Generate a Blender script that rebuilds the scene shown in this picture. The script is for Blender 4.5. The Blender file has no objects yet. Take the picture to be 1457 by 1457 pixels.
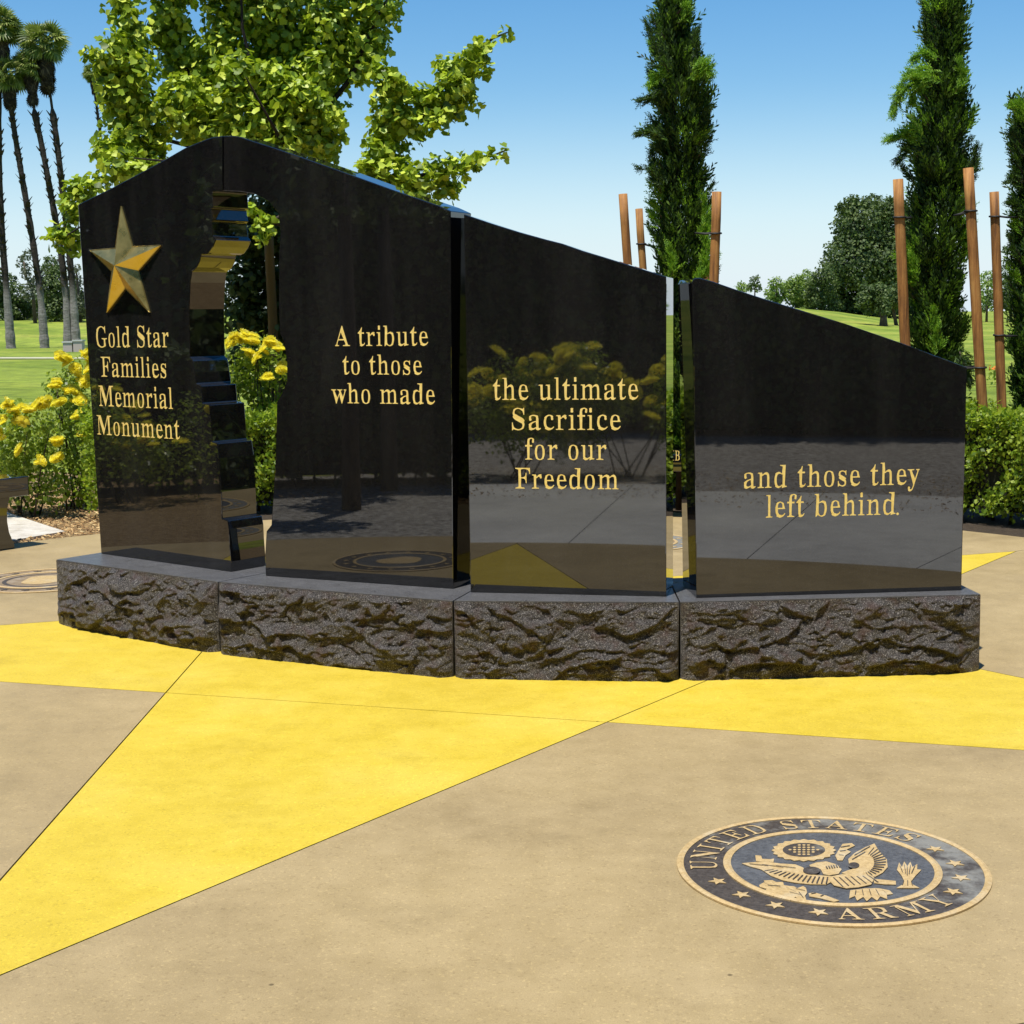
import bpy, bmesh, math, random, json
import numpy as np
from mathutils import Vector, Matrix
random.seed(7); rng = np.random.default_rng(11)
S = bpy.context.scene
COL = S.collection
rad = math.radians

# ---------------------------------------------------------------- camera
EYE = 1.6
FPX, PITCH, ROLL = 2184.4, .126, -.0145          # focal length in photo pixels (1457 wide)
cp, sp, cr, sr = math.cos(PITCH), math.sin(PITCH), math.cos(ROLL), math.sin(ROLL)
cam = bpy.data.cameras.new('camera'); camo = bpy.data.objects.new('camera', cam); COL.objects.link(camo)
cam.sensor_width = 36; cam.lens = FPX/1457*36; cam.clip_start = .05; cam.clip_end = 6000
right = Vector((cr, sr*sp, sr*cp)); down = Vector((sr, -cr*sp, -cr*cp)); fwd = Vector((0, cp, -sp))
mw = Matrix((right, -down, -fwd)).transposed().to_4x4(); mw.translation = (0, 0, EYE)
camo.matrix_world = mw
S.camera = camo

# ---------------------------------------------------------------- world, sun, exposure
SUN_EL, SUN_AZ = 73.0, 211.0                      # azimuth clockwise from +Y
w = bpy.data.worlds.new("World"); S.world = w; w.use_nodes = True
wn = w.node_tree.nodes; wl = w.node_tree.links; wn.clear()
sky = wn.new('ShaderNodeTexSky'); sky.sky_type = 'NISHITA'; sky.sun_disc = False
sky.sun_elevation = rad(SUN_EL); sky.sun_rotation = rad(SUN_AZ)
sky.air_density = 1.0; sky.dust_density = 0.4; sky.ozone_density = 2.2; sky.altitude = 0
hs = wn.new('ShaderNodeHueSaturation'); hs.inputs['Saturation'].default_value = 1.4
bg = wn.new('ShaderNodeBackground'); bg.inputs[1].default_value = .11
wo = wn.new('ShaderNodeOutputWorld')
wl.new(sky.outputs[0], hs.inputs['Color'])
# pale summer haze low over the horizon, the same all the way round
tc = wn.new('ShaderNodeTexCoord'); sx = wn.new('ShaderNodeSeparateXYZ'); mr = wn.new('ShaderNodeMapRange'); mr.interpolation_type = 'SMOOTHSTEP'
mr.inputs[1].default_value = -.02; mr.inputs[2].default_value = .15; mr.inputs[3].default_value = .8; mr.inputs[4].default_value = 0
hz = wn.new('ShaderNodeMix'); hz.data_type = 'RGBA'; hz.inputs[7].default_value = (5.3, 6.35, 7.6, 1)
wl.new(tc.outputs['Generated'], sx.inputs[0]); wl.new(sx.outputs[2], mr.inputs[0]); wl.new(mr.outputs[0], hz.inputs[0]); wl.new(hs.outputs[0], hz.inputs[6])
wl.new(hz.outputs[2], bg.inputs[0]); wl.new(bg.outputs[0], wo.inputs[0])
sun = bpy.data.lights.new('sun', 'SUN'); sun.energy = 4.6; sun.angle = rad(.53); sun.color = (1, .95, .86)
suno = bpy.data.objects.new('sun', sun); COL.objects.link(suno)
e, a = rad(SUN_EL), rad(SUN_AZ)
to_sun = Vector((math.sin(a)*math.cos(e), math.cos(a)*math.cos(e), math.sin(e)))
suno.rotation_euler = to_sun.to_track_quat('Z', 'Y').to_euler(); suno.location = (-10, -10, 30)
S.view_settings.view_transform = 'Standard'; S.view_settings.look = 'None'
S.view_settings.exposure = .36; S.view_settings.gamma = 1; S.view_settings.use_curve_mapping = False
S.cycles.caustics_reflective = False; S.cycles.caustics_refractive = False
S.cycles.max_bounces = 8; S.cycles.transparent_max_bounces = 8
S.cycles.use_denoising = True

# ---------------------------------------------------------------- measuring helpers: sight line of a photo pixel met with a real plane
def sight(x, y):
    du, dv = x-728.5, y-728.5
    u = du*cr+dv*sr; v = -du*sr+dv*cr
    return Vector((u, FPX*cp-v*sp, -(FPX*sp+v*cp)))
O = Vector((0, 0, EYE))
def atz(x, y, z=0.): d = sight(x, y); return O+d*((z-EYE)/d.z)
def aty(x, y, Y): d = sight(x, y); return O+d*(Y/d.y)
class Plane:                                        # vertical plane through A and B
    def __init__(s, A, B):
        s.A = Vector((A[0], A[1], 0)); d = Vector((B[0]-A[0], B[1]-A[1], 0)); s.L = d.length
        s.d = d.normalized(); s.n = Vector((-s.d.y, s.d.x, 0))      # n points away from the camera
    def hit(s, x, y):
        d = sight(x, y); t = (s.A-O).dot(s.n)/d.dot(s.n); return O+d*t
    def st(s, x, y): p = s.hit(x, y); return ((p-s.A).dot(s.d), p.z)
    def P(s, u, z, t=0.): return s.A+s.d*u+Vector((0, 0, z))+s.n*t

# ---------------------------------------------------------------- object helpers
def link(name, me, mat=None, parent=None):
    o = bpy.data.objects.new(name, me); COL.objects.link(o)
    if mat is not None and me is not None: me.materials.append(mat)
    if parent is not None: o.parent = parent
    return o
def mesh(name, V, Fs, mat=None, parent=None, smooth=False):
    me = bpy.data.meshes.new(name); me.from_pydata([tuple(v) for v in V], [], [tuple(f) for f in Fs]); me.update()
    if smooth: me.polygons.foreach_set('use_smooth', [True]*len(me.polygons))
    return link(name, me, mat, parent)
def from_bm(name, bm, mat=None, parent=None, smooth=False):
    bmesh.ops.recalc_face_normals(bm, faces=bm.faces)
    me = bpy.data.meshes.new(name); bm.to_mesh(me); bm.free()
    if smooth: me.polygons.foreach_set('use_smooth', [True]*len(me.polygons))
    return link(name, me, mat, parent)
def tag(o, label=None, cat=None, group=None, kind=None):
    if label: o['label'] = label
    if cat: o['category'] = cat
    if group: o['group'] = group
    if kind: o['kind'] = kind
    return o
def empty(name, loc, label=None, cat=None, group=None):
    o = bpy.data.objects.new(name, None); COL.objects.link(o); o.location = loc; o.empty_display_size = .2
    bpy.context.view_layer.update() if False else None
    return tag(o, label, cat, group)
def kid(o, parent):                                  # mesh given in world coordinates -> child in place
    o.parent = parent; o.matrix_parent_inverse = Matrix.Translation(-parent.location)
    return o
def prism(bm, pts, off):                             # closed solid from a planar outline and an offset vector
    a = [bm.verts.new(p) for p in pts]; b = [bm.verts.new(Vector(p)+off) for p in pts]
    n = len(pts); bm.faces.new(a); bm.faces.new(list(reversed(b)))
    for i in range(n): bm.faces.new((a[i], b[i], b[(i+1) % n], a[(i+1) % n]))
def bevel(bm, wdt, seg=2, ang=.4):
    bmesh.ops.recalc_face_normals(bm, faces=bm.faces)
    ed = [q for q in bm.edges if len(q.link_faces) == 2 and q.calc_face_angle(0) > ang]
    bmesh.ops.bevel(bm, geom=ed, offset=wdt, segments=seg, affect='EDGES', profile=.6, clamp_overlap=True)
def tube(bm, pts, rs, n=10, cap=True):
    rings = []
    pts = [Vector(p) for p in pts]
    for i, p in enumerate(pts):
        d = (pts[min(i+1, len(pts)-1)]-pts[max(i-1, 0)]).normalized()
        x = d.orthogonal().normalized() if i == 0 else (x-d*x.dot(d)).normalized()
        y = d.cross(x)
        rings.append([bm.verts.new(p+(x*math.cos(2*math.pi*k/n)+y*math.sin(2*math.pi*k/n))*rs[i]) for k in range(n)])
    for i in range(len(rings)-1):
        for k in range(n): bm.faces.new((rings[i][k], rings[i][(k+1) % n], rings[i+1][(k+1) % n], rings[i+1][k]))
    if cap: bm.faces.new(list(reversed(rings[0]))); bm.faces.new(rings[-1])
def scatter(name, TV, TF, P, Rm, sc, mat, parent=None, smooth=False):
    """one mesh out of many placed copies of a small template (TV k x 3, TF faces)"""
    TV = np.array(TV, float); N = len(P); k = len(TV)
    V = np.einsum('nij,kj->nki', Rm, TV)*np.array(sc).reshape(N, 1, -1)+P[:, None, :]
    V = V.reshape(-1, 3)
    lens = np.array([len(f) for f in TF]); idx = np.concatenate([np.array(f) for f in TF])
    L = (idx[None, :]+(np.arange(N)*k)[:, None]).ravel()
    tot = np.tile(lens, N); st = np.concatenate([[0], np.cumsum(tot)[:-1]])
    me = bpy.data.meshes.new(name); me.vertices.add(len(V)); me.vertices.foreach_set('co', V.ravel())
    me.loops.add(len(L)); me.loops.foreach_set('vertex_index', L.astype(np.int32))
    me.polygons.add(len(tot)); me.polygons.foreach_set('loop_start', st.astype(np.int32)); me.polygons.foreach_set('loop_total', tot.astype(np.int32))
    me.update(); me.validate()
    if smooth: me.polygons.foreach_set('use_smooth', np.ones(len(tot), bool))
    return link(name, me, mat, parent)
def unit(v): return v/np.maximum(np.linalg.norm(v, axis=-1, keepdims=True), 1e-9)
def frames(Z, spin=None):                            # rotation matrices whose local z is Z
    Z = unit(Z); N = len(Z); r = rng.normal(size=(N, 3)) if spin is None else spin
    X = unit(r-Z*np.sum(r*Z, 1, keepdims=True)); Y = np.cross(Z, X)
    return np.stack([X, Y, Z], 2)

# ---------------------------------------------------------------- materials
def mat(name, col=(.5, .5, .5), rough=.7, spec=.5, metal=0., build=None, ior=1.5):
    m = bpy.data.materials.new(name); m.use_nodes = True; nt = m.node_tree; b = nt.nodes['Principled BSDF']
    b.inputs['Base Color'].default_value = (*col, 1); b.inputs['Roughness'].default_value = rough
    b.inputs['Metallic'].default_value = metal; b.inputs['IOR'].default_value = ior
    b.inputs['Specular IOR Level'].default_value = spec
    if build: build(nt, b)
    return m
def N(nt, t, **k):
    n = nt.nodes.new(t)
    for a_, v in k.items():
        if a_ in n.inputs: n.inputs[a_].default_value = v
        else: setattr(n, a_, v)
    return n
def noise(nt, scale, detail=4, rough=.55, coord=None, stretch=None):
    n = N(nt, 'ShaderNodeTexNoise'); n.inputs['Scale'].default_value = scale; n.inputs['Detail'].default_value = detail
    n.inputs['Roughness'].default_value = rough
    if coord is None: coord = N(nt, 'ShaderNodeNewGeometry').outputs['Position']
    if stretch:
        mp = N(nt, 'ShaderNodeMapping'); mp.inputs['Scale'].default_value = stretch; nt.links.new(coord, mp.inputs[0]); coord = mp.outputs[0]
    nt.links.new(coord, n.inputs['Vector']); return n.outputs['Fac']
def ramp(nt, src, stops):
    r = N(nt, 'ShaderNodeValToRGB'); el = r.color_ramp.elements
    while len(el) < len(stops): el.new(.5)
    for q, (p, c) in zip(el, stops): q.position = p; q.color = (*c, 1) if len(c) == 3 else c
    nt.links.new(src, r.inputs[0]); return r.outputs[0]
def mix(nt, fac, a_, b_, mode='MIX'):
    m = N(nt, 'ShaderNodeMix'); m.data_type = 'RGBA'; m.blend_type = mode
    for s_, v in ((m.inputs[0], fac), (m.inputs[6], a_), (m.inputs[7], b_)):
        if hasattr(v, 'is_linked'): nt.links.new(v, s_)
        elif isinstance(v, (int, float)): s_.default_value = v
        else: s_.default_value = (*v, 1)
    return m.outputs[2]
def bump(nt, b, h, strength=.3, dist=.01):
    n = N(nt, 'ShaderNodeBump'); n.inputs['Strength'].default_value = strength; n.inputs['Distance'].default_value = dist
    nt.links.new(h, n.inputs['Height']); nt.links.new(n.outputs[0], b.inputs['Normal']); return n
def setc(nt, b, c): nt.links.new(c, b.inputs['Base Color'])
def setr(nt, b, c): nt.links.new(c, b.inputs['Roughness'])

def b_granite(nt, b):
    f = noise(nt, 420, 2, .7)
    setc(nt, b, ramp(nt, f, [(.4, (.004, .004, .005)), (.6, (.010, .010, .010)), (.7, (.06, .056, .052))]))
    du = noise(nt, 5, 6, .65, stretch=(1, 1, .12)); nt.links.new(mix(nt, ramp(nt, du, [(.45, (0,)*3), (.75, (.03,)*3)]), b.inputs['Base Color'].links[0].from_socket, (.35, .34, .32)), b.inputs['Base Color'])
    st = noise(nt, 3.0, 5, .6, stretch=(1, 1, .35))
    setr(nt, b, ramp(nt, st, [(.3, (.006,)*3), (.75, (.03,)*3)]))
M_GRAN = mat('polished black granite', ior=1.9, build=b_granite)
def b_gtop(nt, b):
    f = noise(nt, 300, 3, .7)
    setc(nt, b, ramp(nt, f, [(.3, (.04, .041, .045)), (.52, (.085, .086, .092)), (.72, (.26, .26, .27))]))
    setr(nt, b, ramp(nt, noise(nt, 9, 5), [(.3, (.26,)*3), (.7, (.45,)*3)]))
M_GTOP = mat('dusty polished granite', ior=1.6, build=b_gtop)
def b_rock(nt, b):
    f = noise(nt, 210, 4, .8); g = noise(nt, 14, 4, .6)
    c = ramp(nt, f, [(.36, (.007, .0055, .005)), (.49, (.034, .029, .026)), (.57, (.12, .107, .097)), (.66, (.62, .59, .56))])
    c2 = mix(nt, ramp(nt, g, [(.5, (0,)*3), (.75, (.6,)*3)]), c, (.075, .03, .018))
    setc(nt, b, c2); setr(nt, b, ramp(nt, noise(nt, 60, 3), [(.3, (.22,)*3), (.7, (.5,)*3)]))
    bump(nt, b, noise(nt, 95, 8, .85), 1., .011)
M_ROCK = mat('rough split granite', build=b_rock)
def concrete(c0, c1, c2, spots=True, big=.9):
    def f(nt, b):
        n1 = noise(nt, big, 6, .62); n2 = noise(nt, 7, 6, .7); n3 = noise(nt, 260, 3, .7)
        c = ramp(nt, n1, [(.28, c0), (.5, c1), (.74, c2)])
        n4 = noise(nt, .45, 3, .5); c = mix(nt, .7, c, ramp(nt, n4, [(.35, (.93, .93, .96)), (.65, (1.06, 1.05, .98))]), 'MULTIPLY')
        c = mix(nt, ramp(nt, n2, [(.35, (0,)*3), (.75, (.35,)*3)]), c, tuple(q*1.18 for q in c2))
        c = mix(nt, .5, c, ramp(nt, n3, [(.3, (.68,)*3), (.7, (1.3,)*3)]), 'MULTIPLY')
        ag = N(nt, 'ShaderNodeTexVoronoi'); ag.inputs['Scale'].default_value = 150; nt.links.new(N(nt, 'ShaderNodeNewGeometry').outputs['Position'], ag.inputs['Vector'])
        sep = N(nt, 'ShaderNodeSeparateColor'); nt.links.new(ag.outputs['Color'], sep.inputs[0])
        c = mix(nt, .55, c, ramp(nt, sep.outputs[0], [(0, (.7, .68, .66)), (.12, (1, 1, 1)), (.88, (1, 1, 1)), (1, (1.35, 1.35, 1.3))]), 'MULTIPLY')
        sc_ = noise(nt, .8, 6, .55, coord=None); c = mix(nt, ramp(nt, sc_, [(.56, (0,)*3), (.72, (.28,)*3)]), c, tuple(min(1, q*1.25+.05) for q in c2))
        st_ = noise(nt, 1.7, 7, .7); c = mix(nt, ramp(nt, st_, [(.57, (0,)*3), (.72, (.32,)*3)]), c, tuple(q*.62 for q in c0))
        if spots:
            v = N(nt, 'ShaderNodeTexVoronoi'); v.inputs['Scale'].default_value = 2.6
            nt.links.new(N(nt, 'ShaderNodeNewGeometry').outputs['Position'], v.inputs['Vector'])
            c = mix(nt, ramp(nt, v.outputs['Distance'], [(.012, (.75,)*3), (.022, (0,)*3)]), c, tuple(q*.3 for q in c0))
        setc(nt, b, c); setr(nt, b, ramp(nt, n2, [(.3, (.55,)*3), (.7, (.8,)*3)]))
        bump(nt, b, n3, .22, .003)
    return f
M_TAN = mat('tan exposed concrete', spec=.3, build=concrete((.262, .196, .096), (.325, .246, .123), (.395, .306, .165)))
M_YEL = mat('yellow stained concrete', spec=.3, build=concrete((.49, .358, .028), (.545, .405, .034), (.60, .46, .07), big=1.3))
M_WHITE = mat('pale broom-finished concrete', spec=.3, build=concrete((.5, .49, .45), (.6, .59, .55), (.7, .69, .65)))
M_SANDW = mat('bright sandy concrete', spec=.3, build=concrete((.34, .30, .23), (.52, .48, .41), (.66, .63, .57), big=6))
M_JOINT = mat('joint filler', (.02, .016, .01), .9)
def b_soil(nt, b):
    setc(nt, b, ramp(nt, noise(nt, 30, 6, .7), [(.3, (.02, .013, .008)), (.6, (.06, .04, .022)), (.8, (.13, .09, .05))]))
    bump(nt, b, noise(nt, 40, 5, .7), .9, .03)
M_SOIL = mat('shadow-darkened bed soil', rough=.95, build=b_soil)  # bed soil, the black shadow under the hedges put into its colour
def b_mulch(nt, b):
    setc(nt, b, ramp(nt, noise(nt, 24, 7, .8), [(.3, (.16, .09, .035)), (.5, (.38, .25, .11)), (.72, (.62, .46, .24))]))
    bump(nt, b, noise(nt, 50, 6, .8), 1., .04)
M_MULCH = mat('bark mulch', rough=.95, build=b_mulch)
M_GRAVEL = mat('pale decomposed gravel', rough=.95, build=lambda nt, b: (setc(nt, b, ramp(nt, noise(nt, 16, 8, .8), [(.36, (.16, .14, .11)), (.5, (.55, .51, .45)), (.62, (.88, .84, .76))])), bump(nt, b, noise(nt, 40, 6, .8), 1., .04)))
def island(nt): return N(nt, 'ShaderNodeNewGeometry').outputs['Random Per Island']
def leafmat(name, stops, trans, tf=.35, gloss=.45, spec=.35):
    def f(nt, b):
        c = ramp(nt, island(nt), stops); setc(nt, b, c)
        t = N(nt, 'ShaderNodeBsdfTranslucent'); t.inputs[0].default_value = (*trans, 1)
        m = N(nt, 'ShaderNodeMixShader'); m.inputs[0].default_value = tf
        nt.links.new(b.outputs[0], m.inputs[1]); nt.links.new(t.outputs[0], m.inputs[2])
        nt.links.new(m.outputs[0], nt.nodes['Material Output'].inputs[0])
    return mat(name, rough=gloss, spec=spec, build=f)
M_GINK = leafmat('ginkgo leaf', [(0, (.06, .11, .012)), (.5, (.30, .43, .03)), (1, (.70, .78, .10))], (.54, .70, .04), .26)
M_HEDGE = leafmat('hedge leaf', [(0, (.05, .10, .010)), (.5, (.17, .27, .02)), (1, (.40, .48, .05))], (.42, .58, .03), .42, .45, .3)
M_ROSEL = leafmat('rose leaf', [(0, (.06, .11, .014)), (.5, (.19, .27, .03)), (1, (.45, .52, .09))], (.38, .52, .03), .38, .35)
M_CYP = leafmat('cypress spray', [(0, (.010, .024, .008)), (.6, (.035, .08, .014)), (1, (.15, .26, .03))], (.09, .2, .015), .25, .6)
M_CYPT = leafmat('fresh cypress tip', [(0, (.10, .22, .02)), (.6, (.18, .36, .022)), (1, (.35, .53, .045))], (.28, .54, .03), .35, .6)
M_TREED = leafmat('dark broad leaf', [(0, (.03, .055, .016)), (.5, (.07, .11, .028)), (1, (.15, .2, .055))], (.1, .17, .025), .25, .6)
M_TREEL = leafmat('light broad leaf', [(0, (.08, .14, .03)), (.5, (.18, .27, .05)), (1, (.32, .42, .09))], (.25, .38, .05), .3, .6)
M_EUC = leafmat('grey eucalyptus leaf', [(0, (.05, .065, .04)), (.5, (.10, .12, .07)), (1, (.18, .2, .12))], (.1, .13, .05), .3, .6)
M_PALM = leafmat('palm frond', [(0, (.05, .09, .016)), (.6, (.16, .22, .04)), (1, (.45, .46, .16))], (.25, .34, .05), .2, .45)
M_DEADF = leafmat('dead palm frond', [(0, (.015, .011, .007)), (.7, (.045, .033, .02)), (1, (.16, .12, .07))], (.03, .02, .01), .1, .8)
M_PETAL = leafmat('yellow rose petal', [(0, (.88, .72, .04)), (.35, (.93, .86, .06)), (1, (.95, .92, .35))], (.95, .88, .08), .5, .5)
M_ORPET = leafmat('orange petal', [(0, (.75, .15, .02)), (1, (.8, .3, .05))], (.7, .2, .03), .3, .5)
def b_bark(c0, c1, sc=18):
    def f(nt, b):
        setc(nt, b, ramp(nt, noise(nt, sc, 6, .7, stretch=(1, 1, .25)), [(.3, c0), (.7, c1)])); bump(nt, b, noise(nt, sc*2, 5, .7, stretch=(1, 1, .3)), .8, .02)
    return f
M_DBARK = mat('shaded dark bark', rough=.95, build=b_bark((.012, .01, .008), (.035, .027, .02)))
M_BARK = mat('brown bark', rough=.9, build=b_bark((.035, .025, .018), (.12, .09, .065)))
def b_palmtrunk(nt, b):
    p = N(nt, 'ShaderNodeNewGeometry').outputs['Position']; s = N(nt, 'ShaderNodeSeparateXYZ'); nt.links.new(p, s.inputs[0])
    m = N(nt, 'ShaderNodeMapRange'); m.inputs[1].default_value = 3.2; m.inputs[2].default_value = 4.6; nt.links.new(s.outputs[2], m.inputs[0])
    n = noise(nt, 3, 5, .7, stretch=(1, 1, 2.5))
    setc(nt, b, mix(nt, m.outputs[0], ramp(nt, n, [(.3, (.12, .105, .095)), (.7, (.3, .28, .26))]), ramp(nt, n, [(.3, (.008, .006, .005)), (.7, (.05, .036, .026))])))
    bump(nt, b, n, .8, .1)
M_PTRUNK = mat('palm bark', rough=.95, build=b_palmtrunk)
def b_wood(nt, b):
    g = noise(nt, 26, 6, .7, stretch=(1, 1, .06)); g2 = noise(nt, 5, 3, .6)
    c = ramp(nt, g, [(.32, (.10, .038, .012)), (.5, (.40, .18, .045)), (.72, (.62, .35, .11))])
    setc(nt, b, mix(nt, ramp(nt, g2, [(.45, (0,)*3), (.7, (.6,)*3)]), c, (.2, .085, .022))); bump(nt, b, g, .5, .004)
M_STAKE = mat('lodgepole wood', rough=.75, build=b_wood)
M_RUB = mat('black rubber tie', (.012, .012, .012), .6)
def b_gold(nt, b):
    n = noise(nt, 12, 4, .6)
    setc(nt, b, ramp(nt, n, [(.3, (.50, .36, .09)), (.7, (.66, .50, .17))])); setr(nt, b, ramp(nt, n, [(.3, (.22,)*3), (.7, (.42,)*3)]))
M_GOLD = mat('cast gold star metal', rough=.3, metal=.88, build=b_gold)
M_PAINT = mat('gold lettering paint', (.78, .52, .16), .45, build=lambda nt, b: setc(nt, b, ramp(nt, noise(nt, 60, 4), [(.3, (.86, .62, .17)), (.7, (.98, .78, .28))])))
def b_sealfield(c0, c1, patina, lo=.45, hi=.62, drift=False):
    def f(nt, b):
        c = ramp(nt, noise(nt, 90, 5, .7), [(.3, c0), (.7, c1)])
        f_ = noise(nt, 9, 7, .7)
        if drift:                                     # verdigris has crept in from one side of the ring
            s = N(nt, 'ShaderNodeSeparateXYZ'); nt.links.new(N(nt, 'ShaderNodeNewGeometry').outputs['Position'], s.inputs[0])
            m1 = N(nt, 'ShaderNodeMath'); m1.operation = 'MULTIPLY_ADD'; m1.inputs[1].default_value = .32; nt.links.new(s.outputs[0], m1.inputs[0]); m1.inputs[2].default_value = -1.18
            m2 = N(nt, 'ShaderNodeMath'); m2.operation = 'MULTIPLY_ADD'; m2.inputs[1].default_value = .2; nt.links.new(s.outputs[1], m2.inputs[0]); nt.links.new(m1.outputs[0], m2.inputs[2])
            m3 = N(nt, 'ShaderNodeMath'); m3.operation = 'ADD'; nt.links.new(m2.outputs[0], m3.inputs[0]); nt.links.new(f_, m3.inputs[1]); f_ = m3.outputs[0]
        c = mix(nt, ramp(nt, f_, [(lo, (0,)*3), (hi, (.8,)*3)]), c, patina); setc(nt, b, c)
        setr(nt, b, ramp(nt, noise(nt, 30, 4), [(.3, (.35,)*3), (.7, (.65,)*3)])); bump(nt, b, noise(nt, 300, 4, .7), .4, .002)
    return f
M_NAVY = mat('dark blue seal enamel', build=b_sealfield((.05, .052, .056), (.115, .12, .125), (.17, .18, .19), .5, .9))
M_UMB = mat('brown black seal band', build=b_sealfield((.035, .028, .022), (.09, .075, .062), (.25, .245, .215), .47, .66, True))
M_BRONZE = mat('worn bronze relief', build=b_sealfield((.38, .26, .11), (.60, .44, .21), (.55, .49, .35), .5, .8), rough=.5)
M_TANSEAL = mat('faded tan seal field', build=b_sealfield((.2, .14, .08), (.28, .2, .11), (.4, .34, .26), .45, .7))
M_UTIL = mat('pinkish painted cabinet', (.52, .42, .38), .7)
M_METAL = mat('grey cabinet lid', (.55, .53, .5), .6)
def b_lawn(nt, b):
    g = N(nt, 'ShaderNodeNewGeometry').outputs['Position']
    mp = N(nt, 'ShaderNodeMapping'); mp.inputs['Rotation'].default_value = (0, 0, rad(58)); nt.links.new(g, mp.inputs[0])
    wv = N(nt, 'ShaderNodeTexWave'); wv.bands_direction = 'Y'; wv.wave_profile = 'SIN'; wv.inputs['Scale'].default_value = .035; wv.inputs['Distortion'].default_value = 2.5
    nt.links.new(mp.outputs[0], wv.inputs[0])
    big = noise(nt, .09, 5, .6); fine = noise(nt, 1.1, 8, .75); vf = noise(nt, 7, 8, .85)
    c = ramp(nt, big, [(.3, (.11, .17, .022)), (.5, (.19, .25, .032)), (.7, (.34, .34, .07))])
    c = mix(nt, ramp(nt, wv.outputs['Fac'], [(.35, (0,)*3), (.7, (.28,)*3)]), c, (.36, .42, .07))
    c = mix(nt, .8, c, ramp(nt, fine, [(.32, (.38, .42, .5)), (.68, (1.6, 1.55, 1.3))]), 'MULTIPLY')
    c = mix(nt, .75, c, ramp(nt, vf, [(.25, (.6,)*3), (.75, (1.35,)*3)]), 'MULTIPLY')
    setc(nt, b, c); bump(nt, b, vf, .8, .05)
M_LAWN = mat('mown lawn', rough=.85, spec=.15, build=b_lawn)
M_KERB = mat('cream kerb concrete', (.62, .58, .42), .8)
# ================================================================ ground and paving
def hill(x, y):
    d = math.hypot(x, y); az = math.atan2(x, y)
    def ss(t): t = max(0, min(1, t)); return t*t*(3-2*t)
    if y > 0 and abs(az) < 1.2:
        u = math.tan(az)*FPX+728                      # bearing only, sets where the rise fades
        g = 2.3-1.9*ss((u-1120)/200)
    else: g = 1.6
    return -.07+(g+.07)*ss((d-102)/80)+.06*math.sin(x*.07)*math.cos(y*.05)*ss((d-25)/30)
rs = [0, 4, 8, 12, 16, 20, 26, 32, 40, 48, 58, 70, 84, 100, 115, 130, 145, 160, 175, 190, 210, 240, 300, 420, 700, 1400, 3500]
V = [(0, 0, -.07)]; Fc = []; NA = 240
for r in rs[1:]:
    for k in range(NA):
        a = 2*math.pi*k/NA; x, y = r*math.sin(a), r*math.cos(a); V.append((x, y, hill(x, y)))
for k in range(NA): Fc.append((0, 1+k, 1+(k+1) % NA))
for i in range(len(rs)-2):
    for k in range(NA):
        p, q = 1+i*NA+k, 1+i*NA+(k+1) % NA; Fc.append((p, p+NA, q+NA, q))
tag(mesh('lawn', V, [f[::-1] for f in Fc], M_LAWN, smooth=True), 'gently rolling mown grass of the park behind the plaza', kind='structure')

C0 = Vector((-.2, 7.9)); RC = 4.80                    # plaza circle
def arc(c, r, a0, a1, n): return [Vector((c.x+r*math.cos(a0+(a1-a0)*i/n), c.y+r*math.sin(a0+(a1-a0)*i/n))) for i in range(n+1)]
def inset(P, g):
    n = len(P); A = sum(P[i].x*P[(i+1) % n].y-P[(i+1) % n].x*P[i].y for i in range(n)); s = 1 if A > 0 else -1; out = []
    for i in range(n):
        p0, p1, p2 = P[i-1], P[i], P[(i+1) % n]; d1 = (p1-p0).normalized(); d2 = (p2-p1).normalized()
        n1 = Vector((-d1.y, d1.x))*s; n2 = Vector((-d2.y, d2.x))*s; b_ = (n1+n2); k = max(.18, n1.dot(b_)/b_.length)
        out.append(p1+b_.normalized()*min(g/k, g*5))
    return out
def slab(name, P, m, parent, z=0., th=.06, g=.003, kind=None):
    P = inset(P, g) if g else P; bm = bmesh.new()
    prism(bm, [Vector((p.x, p.y, z)) for p in P], Vector((0, 0, -th)))
    bmesh.ops.recalc_face_normals(bm, faces=bm.faces); bmesh.ops.triangulate(bm, faces=[f for f in bm.faces if len(f.verts) > 4])
    return from_bm(name, bm, m, parent)
plaza = mesh('plaza', [(p.x, p.y, -.011) for p in arc(C0, RC, 0, 2*math.pi, 96)[:-1]], [tuple(range(96))], M_JOINT)
tag(plaza, 'round concrete plaza with a yellow star laid in tan paving', kind='structure')
SC = Vector((-.168, 7.5397)); SR, TH = 4.4016, -1.8771
PT = [SC+Vector((math.cos(TH+i*math.radians(72)), math.sin(TH+i*math.radians(72))))*SR for i in range(5)]
QT = [SC+Vector((math.cos(TH+(i+.5)*math.radians(72)), math.sin(TH+(i+.5)*math.radians(72))))*SR*.381966 for i in range(5)]
def oncirc(p):                                        # radial line from star centre out to the plaza edge
    d = (p-SC).normalized(); m = p-C0; b_ = m.dot(d); return p+d*(-b_+math.sqrt(b_*b_-m.dot(m)+RC*RC))
slab('star_centre_slab', QT, M_YEL, plaza)
for i in range(5):
    slab('star_arm_slab', [QT[i-1], PT[i], QT[i]], M_YEL, plaza)
    e0, e1 = oncirc(PT[i]), oncirc(PT[(i+1) % 5]); a0 = math.atan2(*(e0-C0).yx); a1 = math.atan2(*(e1-C0).yx)
    while a1 < a0: a1 += 2*math.pi
    slab('paving_slab', [QT[i], PT[i]]+arc(C0, RC-.004, a0, a1, 22)+[PT[(i+1) % 5]], M_TAN, plaza)
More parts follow.
